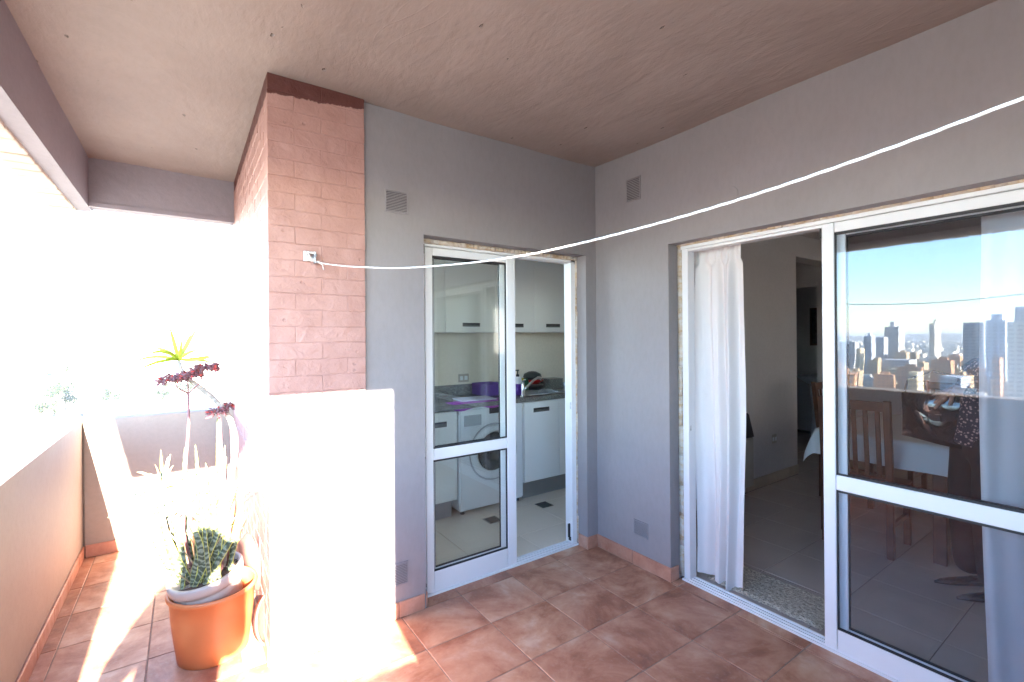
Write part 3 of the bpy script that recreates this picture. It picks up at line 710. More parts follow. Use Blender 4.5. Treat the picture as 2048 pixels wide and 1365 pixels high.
# bathroom beyond the doorway
mr = empty('wall_mirror', (5.59, .5, 1.3), 'dark framed mirror on the wall beyond the hallway doorway', 'mirror')
B(5.57, 5.598, .36, .92, 1.34, 1.92).build('frame', M['darkwood'], mr); B(5.565, 5.569, .39, .89, 1.37, 1.89).build('mirror_glass', M['drum'], mr)
bs = empty('wash_basin', (5.2, .7, 0), 'white wash basin in the dark bathroom beyond the hallway', 'basin')
MB().lathe([(.001, .78), (.12, .78), (.24, .86), (.25, .9), (.23, .9), (.12, .83), (.001, .82)], (5.25, .7, 0), 28).build('bowl', M['white'], bs, smooth=True)
MB().tube([(5.25, .7, .78), (5.3, .7, .3), (5.3, .7, 0)], [.09, .07, .1], 14).build('pedestal', M['white'], bs, smooth=True)
MB().tube([(5.45, .7, .9), (5.42, .7, 1.0), (5.32, .7, 1.0), (5.3, .7, .97)], .012, 8).build('tap', M['chrome'], bs, smooth=True)
# doorway trim
MB().box(4.187, 4.2, .20, .26, 0, 2.14).box(4.187, 4.2, .98, 1.04, 0, 2.14).box(4.187, 4.2, .26, .98, 2.12, 2.18).build('door_frame', M['room'], **S)
# dining table
tx0, tx1, ty0, ty1, tz = 1.58, 2.85, -1.55, -.79, .775
dt = empty('dining_table', ((tx0+tx1)/2, (ty0+ty1)/2, 0), 'dark wooden dining table under a white cloth', 'table')
B(tx0, tx1, ty0, ty1, tz-.03, tz-.002, bev=.004).build('tabletop', M['wood'], dt)
for x in (tx0+.045, tx1-.045):
    for y in (ty0+.05, ty1-.05): B(x-.035, x+.035, y-.035, y+.035, 0, tz-.031, bev=.004).build('leg', M['wood'], dt)
MB().box(tx0+.02, tx1-.02, ty0+.03, ty0+.05, tz-.12, tz-.031).box(tx0+.02, tx1-.02, ty1-.05, ty1-.03, tz-.12, tz-.031).box(tx0+.02, tx0+.04, ty0+.05, ty1-.05, tz-.12, tz-.031).build('apron', M['wood'], dt)
def cloth_fn(u, v, ex=.19):
    x = tx0-ex + u*(tx1-tx0+2*ex); y = ty0-ex+v*(ty1-ty0+2*ex)
    cx_ = min(max(x, tx0-.004), tx1+.004); cy_ = min(max(y, ty0-.004), ty1+.004)
    dx, dy = x-cx_, y-cy_; d = math.hypot(dx, dy)
    if d < 1e-6: return (x, y, tz+.001)
    s_ = min(abs(dx), abs(dy))/ex
    out = .012+.035*min(1, d/ex)+.05*s_+.012*math.sin((x+y)*17)*min(1, d/ex)*(1-s_)
    return (cx_+dx/d*out, cy_+dy/d*out, tz+.001-d*(1.0+.0*s_)+.004)
MB().grid(cloth_fn, 70, 50).build('tablecloth', M['tcloth'], smooth=True, label='white tablecloth hanging over the edges of the dining table', cat='tablecloth')
def chair(loc, rz, label):
    c = empty('dining_chair', (0, 0, 0), label, 'chair', 'wooden chairs around the dining table')
    W = .42; hw = W/2   # faces +x ; back at x=0
    B(.0, .42, -hw, hw, .43, .455, bev=.006).build('seat', M['wood'], c)
    for sy in (-1, 1):
        y = sy*(hw-.02)
        MB().box(.36, .40, y-.02, y+.02, 0, .43, bev=.003).build('leg', M['wood'], c)
        mb = MB().box(-.018, .022, y-.02, y+.02, 0, .46, bev=.003).box(-.018, .018, y-.021, y+.021, .44, 1.06, bev=.004)
        for v in mb.bm.verts:
            if v.co.z > .5: v.co.x -= (v.co.z-.45)*.10
        mb.build('back_post', M['wood'], c)
        B(.02, .36, y-.01, y+.01, .2, .23).build('stretcher', M['wood'], c)
    def back(x0, x1, y0, y1, z0, z1, nm):
        mb = MB().box(x0, x1, y0, y1, z0, z1, bev=.003)
        for v in mb.bm.verts: v.co.x -= (v.co.z-.45)*.10
        mb.build(nm, M['wood'], c)
    back(-.012, .012, -hw+.04, hw-.04, .985, 1.05, 'top_rail'); back(-.01, .01, -hw+.04, hw-.04, .50, .54, 'lower_rail')
    for k in range(5):
        y = -hw+.075+k*(W-.15)/4; back(-.006, .006, y-.014, y+.014, .538, .988, 'slat')
    B(.0, .02, -hw+.04, hw-.04, .375, .43).build('seat_rail', M['wood'], c)
    c.location = loc; c.rotation_euler = (0, 0, rz); return c
chair((1.42, -1.10, 0), R(2), 'slatted wooden chair pushed in at the near end of the dining table')
c2 = copy_tree(bpy.data.objects['dining_chair']); c2.location = (2.3, -1.86, 0); c2.rotation_euler = (0, 0, R(88)); c2['label'] = 'wooden chair on the long side of the dining table near the standing woman'
c3 = copy_tree(bpy.data.objects['dining_chair']); c3.location = (2.62, -.48, 0); c3.rotation_euler = (0, 0, R(-90)); c3['label'] = 'wooden chair at the far side of the table before the hallway opening'
c4 = copy_tree(bpy.data.objects['dining_chair']); c4.location = (3.28, -1.2, 0); c4.rotation_euler = (0, 0, R(180)); c4['label'] = 'wooden chair at the far end of the dining table'
MB().box(3.05, 3.35, -2.15, -1.85, 0, .55, bev=.01).build('storage_box', mat('cream_box', (.5, .42, .22), .6), label='cream storage box standing on the floor beyond the dining table', cat='box')
# rug
def rugf(u, v):
    x = .205+u*.335; y = -.72-v*.64
    e = min(u, 1-u, v, 1-v)
    return (x+.004*math.sin(v*23)+.03*v*0, y+.006*math.sin(u*17), .006+.012*min(1, e*14)+random.uniform(-.0025, .0025))
MB().grid(rugf, 60, 90).build('door_rug', M['rug'], smooth=True, label='small beige shaggy rug inside the open glass door', cat='rug')
# curtains
def curtain(name, y0, y1, ztop, zbot, x, folds, amp, label, tilt=0, phase=0, narrow=0):
    c = empty(name, (x, (y0+y1)/2, ztop), label, 'curtain')
    def fn(u, v):
        w_ = 1 + narrow*v
        y = y0 + (y1-y0)*u*w_ + .012*math.sin(v*5+u*3)*v
        a = amp*(.35+.65*min(1, v*4))*(1+.3*math.sin(u*7+1))
        ph = folds*2*math.pi*(u+.035*math.sin(u*9+phase)+.02*math.sin(v*3+u*4)) + phase
        xx = x + a*(math.sin(ph)+.28*math.sin(2.3*ph+1+v)) + .004*math.sin(v*14+u*20)
        z = ztop + (zbot-ztop)*v + (tilt*u)*v*v
        if v < .045: xx = x + a*.9*math.sin(ph*2.0)*.6; 
        return (xx, y, z)
    MB().grid(fn, 170, 70).build('drape', M['curtain'], c, smooth=True)
    def hem(u, v):
        p = Vector(fn(u, .925+.072*v)); return p+Vector((-.0018, 0, 0))
    MB().grid(hem, 170, 6).build('hem', M['curtain'], c, smooth=True)
    return c
curtain('curtain', -.630, -.955, 2.035, .05, .215, 3.4, .030, 'ivory gathered curtain pulled to the left of the open door', tilt=-.07, phase=.6)
curtain('curtain', -1.945, -2.75, 2.06, .02, .225, 5.5, .030, 'pale curtain hanging behind the closed glass pane at right', phase=2.2)
MB().tube([(.215, -.64, 2.035), (.215, -2.8, 2.035)], .007, 8).build('curtain_rod', M['alu'], label='thin white curtain rod inside the wide doorway', cat='rod')

lw_ = empty('added_living_window', (2.6, -4.25, 1.0), 'window added out of view to brighten the living room', 'window')  # unseen window, added as a daylight source for the living room
MB().box(1.9, 3.1, -4.27, -4.23, 1.2, 1.25).box(1.9, 3.1, -4.27, -4.23, 2.05, 2.1).box(1.9, 1.95, -4.27, -4.23, 1.25, 2.05).box(3.05, 3.1, -4.27, -4.23, 1.25, 2.05).box(2.47, 2.53, -4.27, -4.23, 1.25, 2.05).build('frame', M['alu'], lw_)
B(1.95, 2.47, -4.252, -4.248, 1.25, 2.05).build('pane', M['kglass'], lw_); B(2.53, 3.05, -4.252, -4.248, 1.25, 2.05).build('pane', M['kglass'], lw_)
MB().grid(lambda u, v: (1.5+2.2*u, -4.12+.03*math.sin(u*80), 2.25-1.5*v), 200, 4).build('added_diffusing_curtain', M['curtain'], smooth=True, label='ivory curtain added over the unseen living room window to spread sunlight', cat='curtain')  # added with the unseen window; turns its sunlight into diffuse room light

# ------------------------------------------------------------ people
def skinmesh(name, pts, edges, mt, parent=None, root=0, sub=2):
    """pts: list of (x,y,z,r[,r2])"""
    me = bpy.data.meshes.new(name); org = ORG.get(parent.name, Vector()) if parent else Vector()
    me.from_pydata([Vector(p[:3])-org for p in pts], edges, []); o = bpy.data.objects.new(name, me); COL.objects.link(o)
    o.modifiers.new('skin', 'SKIN'); sv = me.skin_vertices[0].data
    for i, p in enumerate(pts):
        sv[i].radius = (p[3], p[4] if len(p) > 4 else p[3]); sv[i].use_root = (i == root)
    o.modifiers['skin'].use_smooth_shade = True
    s_ = o.modifiers.new('sub', 'SUBSURF'); s_.levels = sub; s_.render_levels = sub
    me.materials.append(mt)
    if parent: o.parent = parent
    ORG[o.name] = org; return o
def hand(parent, wrist, fwd, upv, mt, side=1, curl=.35, size=1.0):
    """palm + five fingers; fwd = pointing dir, upv = back-of-hand normal"""
    f_ = Vector(fwd).normalized(); n_ = Vector(upv); n_ = (n_-f_*n_.dot(f_)).normalized(); s_ = f_.cross(n_)*side
    W = Vector(wrist); pts = []; ed = []
    def add(p, r): pts.append((*p, r)); return len(pts)-1
    w0 = add(W, .024*size); p1 = add(W+f_*.045*size, .022*size)
    ed.append((w0, p1))
    lens = (.068, .075, .070, .055)
    for k in range(4):
        off = (k-1.5)*.0205*size
        a = add(W+f_*.075*size+s_*off*.95, .0105*size); ed.append((p1, a)); prev = a; p = W+f_*.088*size+s_*off; ang = .12
        for j in range(3):
            d = (f_*math.cos(ang)-n_*math.sin(ang)+s_*off*2.5).normalized(); p = p+d*lens[k]*size*(.45, .32, .23)[j]*1.05
            b = add(p, (.0092, .0082, .007)[j]*size); ed.append((prev, b)); prev = b; ang += curl
    t0 = add(W+f_*.022*size-s_*.026*size, .013*size); ed.append((w0, t0))
    t1 = add(W+f_*.05*size-s_*.05*size-n_*.012, .0105*size); ed.append((t0, t1))
    t2 = add(W+f_*.078*size-s_*.062*size-n_*.022, .0088*size); ed.append((t1, t2))
    return skinmesh('hand', pts, ed, mt, parent, 1, 2)
def person(loc, face, label, top, trouser, height=1.62, arms=None, hair=True, wide=1.0, lean=0.0):
    """arms: ((elbowL, wristL), (elbowR, wristR)) in world coords"""
    L = Vector(loc); F = Vector((*face, 0)).normalized(); Sd = Vector((F.y, -F.x, 0))   # Sd = her right
    k = height/1.62
    p_ = empty('person', L, label, 'person')
    def W(f, s_, z): return L+F*f*k+Sd*(s_*k+lean*max(0, z-.92)/.6)+Vector((0, 0, z*k))
    # trousers
    pts = []; ed = []
    def add(v, r, r2=None): pts.append((*v, r, r2 or r)); return len(pts)-1
    hip = add(W(0, 0, .90), .135, .115); wst = add(W(0, 0, 1.0), .125, .10); ed.append((hip, wst))
    for s_ in (-1, 1):
        a = add(W(0, s_*.085, .80), .088); b = add(W(.015, s_*.09, .47), .082); c = add(W(-.01, s_*.09, .07), .078)
        m_ = add(W(.012, s_*.09, .62), .084)
        ed += [(hip, a), (a, m_), (m_, b), (b, c)]
    skinmesh('trousers', pts, ed, trouser, p_, 0)
    for s_ in (-1, 1):   # pointed shoes
        sh = MB(); prof = [(-.075, .030, .055), (-.04, .036, .06), (.02, .037, .048), (.08, .040, .035), (.13, .030, .026), (.175, .008, .014)]
        rings = []
        for f_, w_, h_ in prof:
            ring = []
            for q in range(10):
                a = 2*math.pi*q/10; ring.append(sh.bm.verts.new(W(f_, s_*.09+w_*math.cos(a), .004+h_/2*(1+math.sin(a)))))
            rings.append(ring)
        for a, b in zip(rings, rings[1:]):
            for q in range(10): sh.bm.faces.new((a[q], a[(q+1) % 10], b[(q+1) % 10], b[q]))
        sh.bm.faces.new(rings[0][::-1]); sh.bm.faces.new(rings[-1]); sh.build('shoe', M['patent'], p_, smooth=True)
    # top with sleeves
    pts = []; ed = []
    h0 = add(W(0, 0, .86), .150*wide, .125*wide); h1 = add(W(0, 0, 1.0), .135*wide, .11*wide); h2 = add(W(0, 0, 1.15), .14*wide, .115*wide); ch = add(W(.005, 0, 1.28), .135*wide, .11*wide); nk = add(W(0, 0, 1.36), .06)
    ed += [(h0, h1), (h1, h2), (h2, ch), (ch, nk)]
    body = []
    for s_, (el, wr) in zip((-1, 1), arms):
        sh_ = add(W(0, s_*.165, 1.32), .055*wide); e_ = add(Vector(el), .047*wide); w2 = add(Vector(el).lerp(Vector(wr), .82), .036)
        ed += [(ch, sh_), (sh_, e_), (e_, w2)]
    skinmesh('blouse', pts, ed, top, p_, 1)
    # head, neck and forearms ends
    pts = []; ed = []
    n0 = add(W(0, 0, 1.34), .05); n1 = add(W(.01, 0, 1.42), .048); j0 = add(W(.03, 0, 1.455), .056, .052); h_ = add(W(.02, 0, 1.51), .078, .088); t_ = add(W(.005, 0, 1.575), .062, .07)
    ed += [(n0, n1), (n1, j0), (j0, h_), (h_, t_)]
    skinmesh('head', pts, ed, M['skin'], p_, 1)
    fc = MB(); fc.blob(W(.112, 0, 1.49), .014, 2, sq=(.9, .9, 1.5)); fc.build('nose', M['skin'], p_, smooth=True)
    for s_ in (-1, 1):
        MB().blob(W(.093, s_*.032, 1.515), .0115, 2).build('eye', M['white'], p_, smooth=True)
        MB().blob(W(.1015, s_*.032, 1.515), .0055, 2).build('iris', M['dark'], p_, smooth=True)
        MB().blob(W(.0, s_*.082, 1.50), .022, 2, sq=(.6, .5, 1.2)).build('ear', M['skin'], p_, smooth=True)
    MB().blob(W(.100, 0, 1.452), .016, 2, sq=(.8, 1.1, .35)).build('mouth', M['coral'], p_, smooth=True)
    hb = MB().blob(W(-.022, 0, 1.535), .098, 3, .03, (1, .95, 1.05)); hb.blob(W(-.06, 0, 1.44), .075, 3, .05, (.8, 1.05, 1.5)); hb.build('hair', M['hair'], p_, smooth=True)
    for s_, (el, wr) in zip((-1, 1), arms):
        el, wr = Vector(el), Vector(wr)
        MB().tube([el.lerp(wr, .6), el.lerp(wr, .85), wr], [.03, .027, .023], 14).build('forearm', M['skin'], p_, smooth=True)
    return p_
wl = person((1.33, -1.735, 0), (-.70, .71), 'standing woman in floral blouse and black trousers holding a glossy bag behind the glass', M['floral'], M['blackcloth'], 1.62, lean=-.22,
            arms=(((1.17, -1.86, 1.13), (1.20, -1.655, 1.185)), ((1.50, -1.80, 1.08), (1.40, -1.60, 1.02))))
hand(wl, (1.20, -1.655, 1.185), (.15, .72, -.62), (-.8, .35, .45), M['skin'], side=1, curl=.28)
hand(wl, (1.40, -1.60, 1.02), (-.3, .8, -.2), (.6, .3, .5), M['skin'], side=-1, curl=.5)
bg_ = empty('handbag', (1.28, -1.56, .9), 'glossy black patent handbag held by the standing woman', 'bag')
def bagf(side):
    def fn(u, v):
        y = -1.40-u*.34; z = .87+v*.27 - .05*u*(1-v) - .03*(1-u)*v*0
        x = 1.27 + side*(.012+.035*math.sin(math.pi*u)**.6*math.sin(math.pi*min(1, v*1.0))**.6) + .008*math.sin(u*9+v*4)
        return (x, y, z)
    return fn
MB().grid(bagf(-1), 26, 20).grid(bagf(1), 26, 20).build('bag_body', M['patent'], bg_, smooth=True)
MB().grid(lambda u, v: (1.252-.03*math.sin(math.pi*u)-.012*math.sin(v*3), -1.41-u*.33, 1.135-v*(.10+.05*math.sin(math.pi*u))), 24, 10).build('flap', M['patent'], bg_, smooth=True)
MB().tube([(1.26, -1.41, 1.12), (1.26, -1.43, 1.22), (1.26, -1.55, 1.28), (1.26, -1.7, 1.24), (1.26, -1.73, 1.12)], .006, 8).build('strap', M['patent'], bg_, smooth=True)
MB().box(1.212, 1.222, -1.60, -1.565, 1.02, 1.045, bev=.004).build('clasp', M['chrome'], bg_)
ph = person((-2.725, -2.665, 0), (.50, .86), 'photographer in dark jacket whose shadow falls across the floor', M['blackcloth'], M['denim'], 1.73, wide=1.5, lean=.155,
            arms=(((-2.97, -2.62, 1.08), (-2.56, -2.52, 1.46)), ((-2.50, -2.74, 1.12), (-2.50, -2.57, 1.46))))
hand(ph, (-2.56, -2.52, 1.46), (.4, .2, .3), (0, -.2, -1), M['skin'], side=1, curl=.5, size=.9)
hand(ph, (-2.50, -2.57, 1.46), (.3, .5, .3), (1, 0, .2), M['skin'], side=-1, curl=.5, size=.9)
pc = empty('photo_camera', (-2.49, -2.5, 1.46), 'black camera held up by the photographer', 'camera')
fwd2 = Vector((math.sin(YAW), math.cos(YAW), 0)); rot = Matrix.Rotation(-YAW, 3, 'Z'); cc = CAM - fwd2*.10
MB().box(cc.x-.065, cc.x+.065, cc.y-.03, cc.y+.03, cc.z-.045, cc.z+.045, bev=.008, rot=rot).build('body', M['dark'], pc)
MB().lathe([(.001, 0), (.034, 0), (.034, .04), (.001, .041)], cc+fwd2*.03, 24, rot @ Matrix.Rotation(R(-90), 3, 'X')).build('lens', M['dark'], pc)

# ------------------------------------------------------------ pot plants
PC = Vector((-2.322, .272, 0))
MB().lathe([(.001, 0), (.142, 0), (.147, .004), (.160, .10), (.171, .2), (.177, .292), (.186, .297), (.189, .306), (.187, .316), (.181, .319), (.172, .314), (.166, .2), (.155, .1), (.14, .012), (.001, .012)], PC, 64).build('plastic_pot', M['orange'], smooth=True, label='large orange plastic pot holding the cream pot', cat='pot')
tilt = Matrix.Rotation(R(-10), 3, 'Y') @ Matrix.Rotation(R(5), 3, 'X')
PI = PC+Vector((-.008, .0, .26))
ip = MB().lathe([(.001, -.15), (.115, -.15), (.128, -.05), (.135, .045), (.140, .05), (.142, .075), (.135, .082), (.146, .088), (.155, .098), (.157, .135), (.150, .142), (.138, .140), (.134, .12), (.001, .118)], PI, 64, tilt)
inner = ip.build('cream_pot', M['cream'], smooth=True, label='tilted cream pot of succulents set inside the orange pot', cat='pot')
so_ = MB().grid(lambda u, v: PI+tilt @ Vector((.137*u*math.cos(2*math.pi*v), .137*u*math.sin(2*math.pi*v), .119+.008*math.sin(u*9+v*30)+random.uniform(0, .006))), 14, 40)
so_.build('soil', M['soil'], inner, smooth=True, kind='stuff') if False else so_.build('soil', M['soil'], inner, smooth=True)
bpy.data.objects['soil'].location = (0, 0, 0)
def leaf_mb(mb, base, tip, width, bend=(0, 0, 0), cup=.3, n=16, taper=1.0, tw=0, facing=None, th=.0012):
    base, tip = Vector(base), Vector(tip); bend = Vector(bend)
    L = mb.bm.loops.layers.uv.get('UVMap') or mb.bm.loops.layers.uv.new('UVMap')
    ax = (tip-base).normalized(); f_ = Vector(facing) if facing else Vector((-.5, -.85, .1))
    sd0 = ax.cross(f_).normalized(); rows = []
    for i in range(n+1):
        t = i/n; c = base.lerp(tip, t)+bend*(4*t*(1-t)*.5+t*t*.0)
        wd = width*.5*(min(1, .55+t*1.6))*(1-t**(2.6*taper))**.75 + .0006
        sd = Matrix.Rotation(tw*t, 3, ax) @ sd0; nn = ax.cross(sd)
        row = []
        for s_ in (-1, -.5, 0, .5, 1): row.append(mb.bm.verts.new(c+sd*wd*s_+nn*wd*cup*(s_*s_)))
        row2 = [mb.bm.verts.new(c+sd*wd*s_*.96+nn*(wd*cup*(s_*s_)+th)) for s_ in (-1, -.5, 0, .5, 1)]
        rows.append((row, row2))
    for i in range(n):
        for lay in (0, 1):
            for k in range(4):
                f = mb.bm.faces.new((rows[i][lay][k], rows[i][lay][k+1], rows[i+1][lay][k+1], rows[i+1][lay][k]))
                for lp, (a, b) in zip(f.loops, ((k, i), (k+1, i), (k+1, i+1), (k, i+1))): lp[L].uv = (a/4, b/n)
    return mb
soilP = lambda a, r: PI+tilt @ Vector((r*math.cos(a), r*math.sin(a), .11))
sn = empty('snake_plant', PI+tilt @ Vector((0, 0, .11)), 'banded snake plant leaves crowded in the cream pot', 'plant')
leaves = [  # angle, radius, tip offset (x,y), height z, width
 (200, .10, (-.06, -.02), .80, .05), (220, .07, (-.10, .0), .74, .045), (240, .09, (.02, -.03), .70, .05), (260, .05, (-.02, 0), .92, .048),
 (255, .10, (.14, -.02), .68, .045), (280, .10, (.10, 0), .74, .04), (300, .09, (.12, -.02), .82, .042), (320, .1, (.10, .02), .86, .036),
 (0, .02, (.01, .02), .98, .05), (20, .09, (.09, .03), .90, .035), (40, .06, (.03, .03), 1.13, .045), (60, .09, (.05, .05), .80, .045), (90, .07, (-.03, .05), .86, .045),
 (120, .09, (-.09, .05), .97, .04), (150, .10, (-.12, .03), .98, .036), (170, .08, (-.18, .0), .86, .04), (190, .05, (-.04, .02), 1.0, .04), (340, .05, (.06, 0), .78, .05), (270, .02, (.0, -.02), .66, .055),
 (235, .11, (.10, .0), .70, .045), (265, .09, (-.05, -.02), .84, .04), (285, .07, (-.04, 0), .88, .042), (310, .06, (-.09, .02), .80, .04), (210, .12, (-.03, 0), .74, .045), (250, .03, (.07, .01), .93, .04), (330, .11, (.04, .02), .72, .045), (225, .04, (.05, .0), .84, .045), (275, .12, (-.08, 0), .72, .04), (295, .12, (.02, 0), .66, .05),
 (230, .1, (.07, .0), .62, .05), (180, .11, (-.15, -.02), .64, .035), (245, .06, (-.05, -.02), .60, .05)]
for a, r_, (dx, dy), z, w_ in leaves:
    b = soilP(R(a), r_); mb = MB()
    leaf_mb(mb, b, (b.x+dx*1.1+random.uniform(-.06, .06), b.y+dy, z), w_*random.uniform(.5, .72), bend=(random.uniform(-.08, .08), random.uniform(-.04, .04), 0), cup=.5, n=22, taper=1.4, tw=random.uniform(-.6, .6))
    mb.build('leaf', M['snake'], sn, smooth=True)
# pale drooping rosettes at the left
dr_ = empty('dracaena_plant', soilP(R(170), .08), 'pale spiky rosette plant spilling to the left of the pot', 'plant')
rc = Vector((-2.52, .30, .80))
MB().tube([soilP(R(170), .08), (-2.47, .29, .6), rc], [.008, .007, .006], 8).build('stem', M['cane'], dr_, smooth=True)
for c_, nl, ll in ((rc, 22, .22), (Vector((-2.47, .33, .74)), 14, .2), (Vector((-2.44, .26, .70)), 16, .17), (Vector((-2.25, .32, .72)), 12, .2)):
    for k in range(nl):
        a = 2*math.pi*k/nl+random.uniform(-.3, .3); e = random.uniform(-.35, 1.1); l = ll*random.uniform(.6, 1.1)
        d = Vector((math.cos(a)*math.cos(e), math.sin(a)*math.cos(e), math.sin(e)))
        mb = MB(); leaf_mb(mb, c_, c_+d*l+Vector((0, 0, -.05*math.cos(e))), random.uniform(.009, .016), bend=(0, 0, .05*math.cos(e)), cup=.3, n=8, th=.0006)
        mb.build('leaf', M['pale'] if random.random() < .85 else M['dry'], dr_, smooth=True)
for k in range(10):
    a = random.uniform(0, 6.28); b = soilP(a, random.uniform(.04, .12)); mb = MB()
    leaf_mb(mb, b, b+Vector((random.uniform(-.2, .2), random.uniform(-.1, .1), random.uniform(.15, .5))), .006, bend=(random.uniform(-.05, .05), 0, .03), n=8, th=.0006)
    mb.build('leaf', M['dry'], dr_, smooth=True)
# tall cane with the lime rosette
yc = empty('cane_plant', soilP(R(10), .06), 'lime green leaf tuft on a long arching ringed cane', 'plant')
MB().tube([soilP(R(10), .07), (-2.262, .29, .60), (-2.258, .3, .75), (-2.236, .3, .87), (-2.224, .3, .95), (-2.226, .3, 1.02), (-2.245, .3, 1.10), (-2.275, .3, 1.155), (-2.32, .3, 1.215), (-2.371, .3, 1.268), (-2.42, .3, 1.315), (-2.445, .3, 1.36), (-2.456, .3, 1.40)], [.012, .013, .013, .0135, .0135, .013, .013, .0125, .012, .011, .010, .009, .008], 12).build('cane', M['cane'], yc, smooth=True)
c_ = Vector((-2.456, .3, 1.405))
for (px_, pz, py_, w_, bz) in ((-2.488, 1.560, .28, .022, 0), (-2.379, 1.562, .29, .020, 0), (-2.405, 1.53, .34, .016, 0), (-2.575, 1.425, .27, .018, .06), (-2.628, 1.398, .30, .016, .04), (-2.60, 1.365, .22, .016, .03), (-2.33, 1.42, .33, .015, -.01),
        (-2.30, 1.425, .27, .016, -.02), (-2.285, 1.375, .31, .012, .02), (-2.52, 1.44, .2, .02, .03), (-2.55, 1.46, .38, .018, .03), (-2.44, 1.5, .22, .018, .0), (-2.38, 1.45, .2, .018, .02), (-2.51, 1.40, .22, .016, .03), (-2.47, 1.48, .40, .018, 0)):
    mb = MB(); leaf_mb(mb, c_, (px_, py_, pz), w_*.88, bend=(0, 0, bz), n=12, cup=.25); mb.build('leaf', M['lime'], yc, smooth=True)
# flowering stalks
def flower_plant(base, top, pts_, heads, label):
    k = empty('flowering_succulent', base, label, 'flower')
    MB().tube([base]+pts_+[top], [.0065]*len(pts_)+[.006, .0055], 10).build('stalk', M['stalk'], k, smooth=True)
    for hc, rx, nfl in heads:
        hc = Vector(hc)
        MB().tube([top, top.lerp(hc, .5)+Vector(((hc.x-top.x)*.25, 0, -.01)), hc], .003, 8).build('branch', M['stalk'], k, smooth=True)
        mb = MB(); cr = MB()
        for q in range(nfl):
            a = random.uniform(0, 6.28); r_ = rx*math.sqrt(random.random()); c2_ = hc+Vector((r_*math.cos(a), r_*math.sin(a)*.8, random.uniform(-.006, .02)*1.0 - r_*r_*1.0/rx*.3 + (r_*math.cos(a))*.18))
            d = Vector((math.cos(a)*.5, math.sin(a)*.5, -.5+random.uniform(-.3, .8))).normalized()
            (cr if random.random() < .1 else mb).tube([c2_, c2_+d*.011, c2_+d*.019], [.0022, .0044, .0018], 5)
        mb.build('blossom', M['bloom'], k, kind='stuff'); cr.build('buds', M['coral'], k, kind='stuff')
    return k
flower_plant(soilP(R(200), .05), Vector((-2.417, .27, 1.245)), [Vector((-2.44, .27, .6)), Vector((-2.43, .27, .9)), Vector((-2.417, .27, 1.1))],
             [((-2.475, .26, 1.325), .055, 210), ((-2.42, .28, 1.335), .055, 190), ((-2.355, .26, 1.365), .055, 190)], 'tall succulent stalk with a wide dusky red flower head')
flower_plant(soilP(R(330), .07), Vector((-2.292, .27, 1.12)), [Vector((-2.28, .27, .7)), Vector((-2.288, .27, 1.0))], [((-2.305, .26, 1.15), .035, 110)], 'shorter succulent stalk with a small dusky red flower head')
flower_plant(soilP(R(20), .09), Vector((-2.243, .33, 1.09)), [Vector((-2.235, .33, .7)), Vector((-2.238, .33, 1.0))], [((-2.253, .33, 1.165), .02, 50)], 'small budding flower stalk behind the arching cane')
# clay saucers leaning to the right of the pot
for i, (c_, r_, a1_, a2_, lb_) in enumerate((((-2.163, .46, .29), .155, 82, 70, 'old clay saucer leaning behind the orange pot'), ((-2.105+.0, .19, .118), .125, 78, 20, 'old clay saucer leaning on edge right of the orange pot'))):
    Mt = Matrix.Rotation(R(a2_-60), 3, 'Z') @ Matrix.Rotation(R(a1_), 3, 'Y')
    MB().lathe([(.001, 0), (r_-.02, 0), (r_, .03), (r_+.004, .036), (r_-.008, .037), (r_-.026, .012), (.001, .012)], c_, 40, Mt).build('clay_saucer', M['clay'], smooth=True, label=lb_, cat='saucer')

# ------------------------------------------------------------ city
GZ = -62
def gfn(u, v):
    a = u*2*math.pi; r_ = 12000*v**1.6+.1
    return (r_*math.cos(a), r_*math.sin(a), GZ)
MB().grid(gfn, 48, 14).build('city_ground', M['city_ground'], **S)
def hfn(u, v):
    a = R(70)+u*R(150); r_ = 6000+v*2500
    z = GZ + (55+22*math.sin(u*13)+14*math.sin(u*37+1)+6*math.sin(u*90))*math.sin(math.pi*min(1, v*1.0))
    return (r_*math.cos(a), r_*math.sin(a), z)
MB().grid(hfn, 160, 8).build('distant_hills', M['hill'], smooth=True, **S)
def tower(name, D, a0, a1, dep, top, mt, label, band=True, cap=None, shaftmat=None, base_z=GZ, cat='tower'):
    y0, y1 = a0*D, a1*D; ztop = 1.5+top*D
    t = empty(name, (-D-dep/2, (y0+y1)/2, base_z), label, cat)
    B(-D-dep, -D, y0, y1, base_z, ztop).build('wall', mt, t)
    z = base_z+3; wb = MB(); pn = MB()
    w_ = y1-y0; nb = max(2, int(w_/3.6))
    while z < ztop-2:
        if band: wb.box(-D+.02, -D+1.0, y0+.3, y1-.3, z-.25, z+.75)
        for i in range(nb):
            yy = y0+(i+.5)*w_/nb; pn.box(-D+.01, -D+.06, yy-w_/nb*.33, yy+w_/nb*.33, z+.9, z+2.3)
        nd = max(2, int(dep/4))
        for i in range(nd):
            xx = -D-dep+(i+.5)*dep/nd; pn.box(xx-.8, xx+.8, y0-.06, y0-.01, z+.9, z+2.3)
        z += 3.1
    if band: wb.build('balcony_bands', mt, t, kind='stuff')
    pn.build('windows', M['pane'], t, kind='stuff')
    if cap:
        for c0, c1, h in cap: B(-D-dep*.7, -D-dep*.2, y0+w_*c0, y0+w_*c1, ztop, ztop+h).build('roof_box', mt, t)
    return t
BCn = dict(cream=BC[0], white=BC[1], grey=BC[2], orange=BC[3], tan=BC[4], blue=BC[5])
tower('tower_block', 1100, .2766, .2959, 31, .0150, BCn['grey'], 'grey residential tower with a boxy roof tank seen in the door reflection', cap=[(.4, .7, 10)])
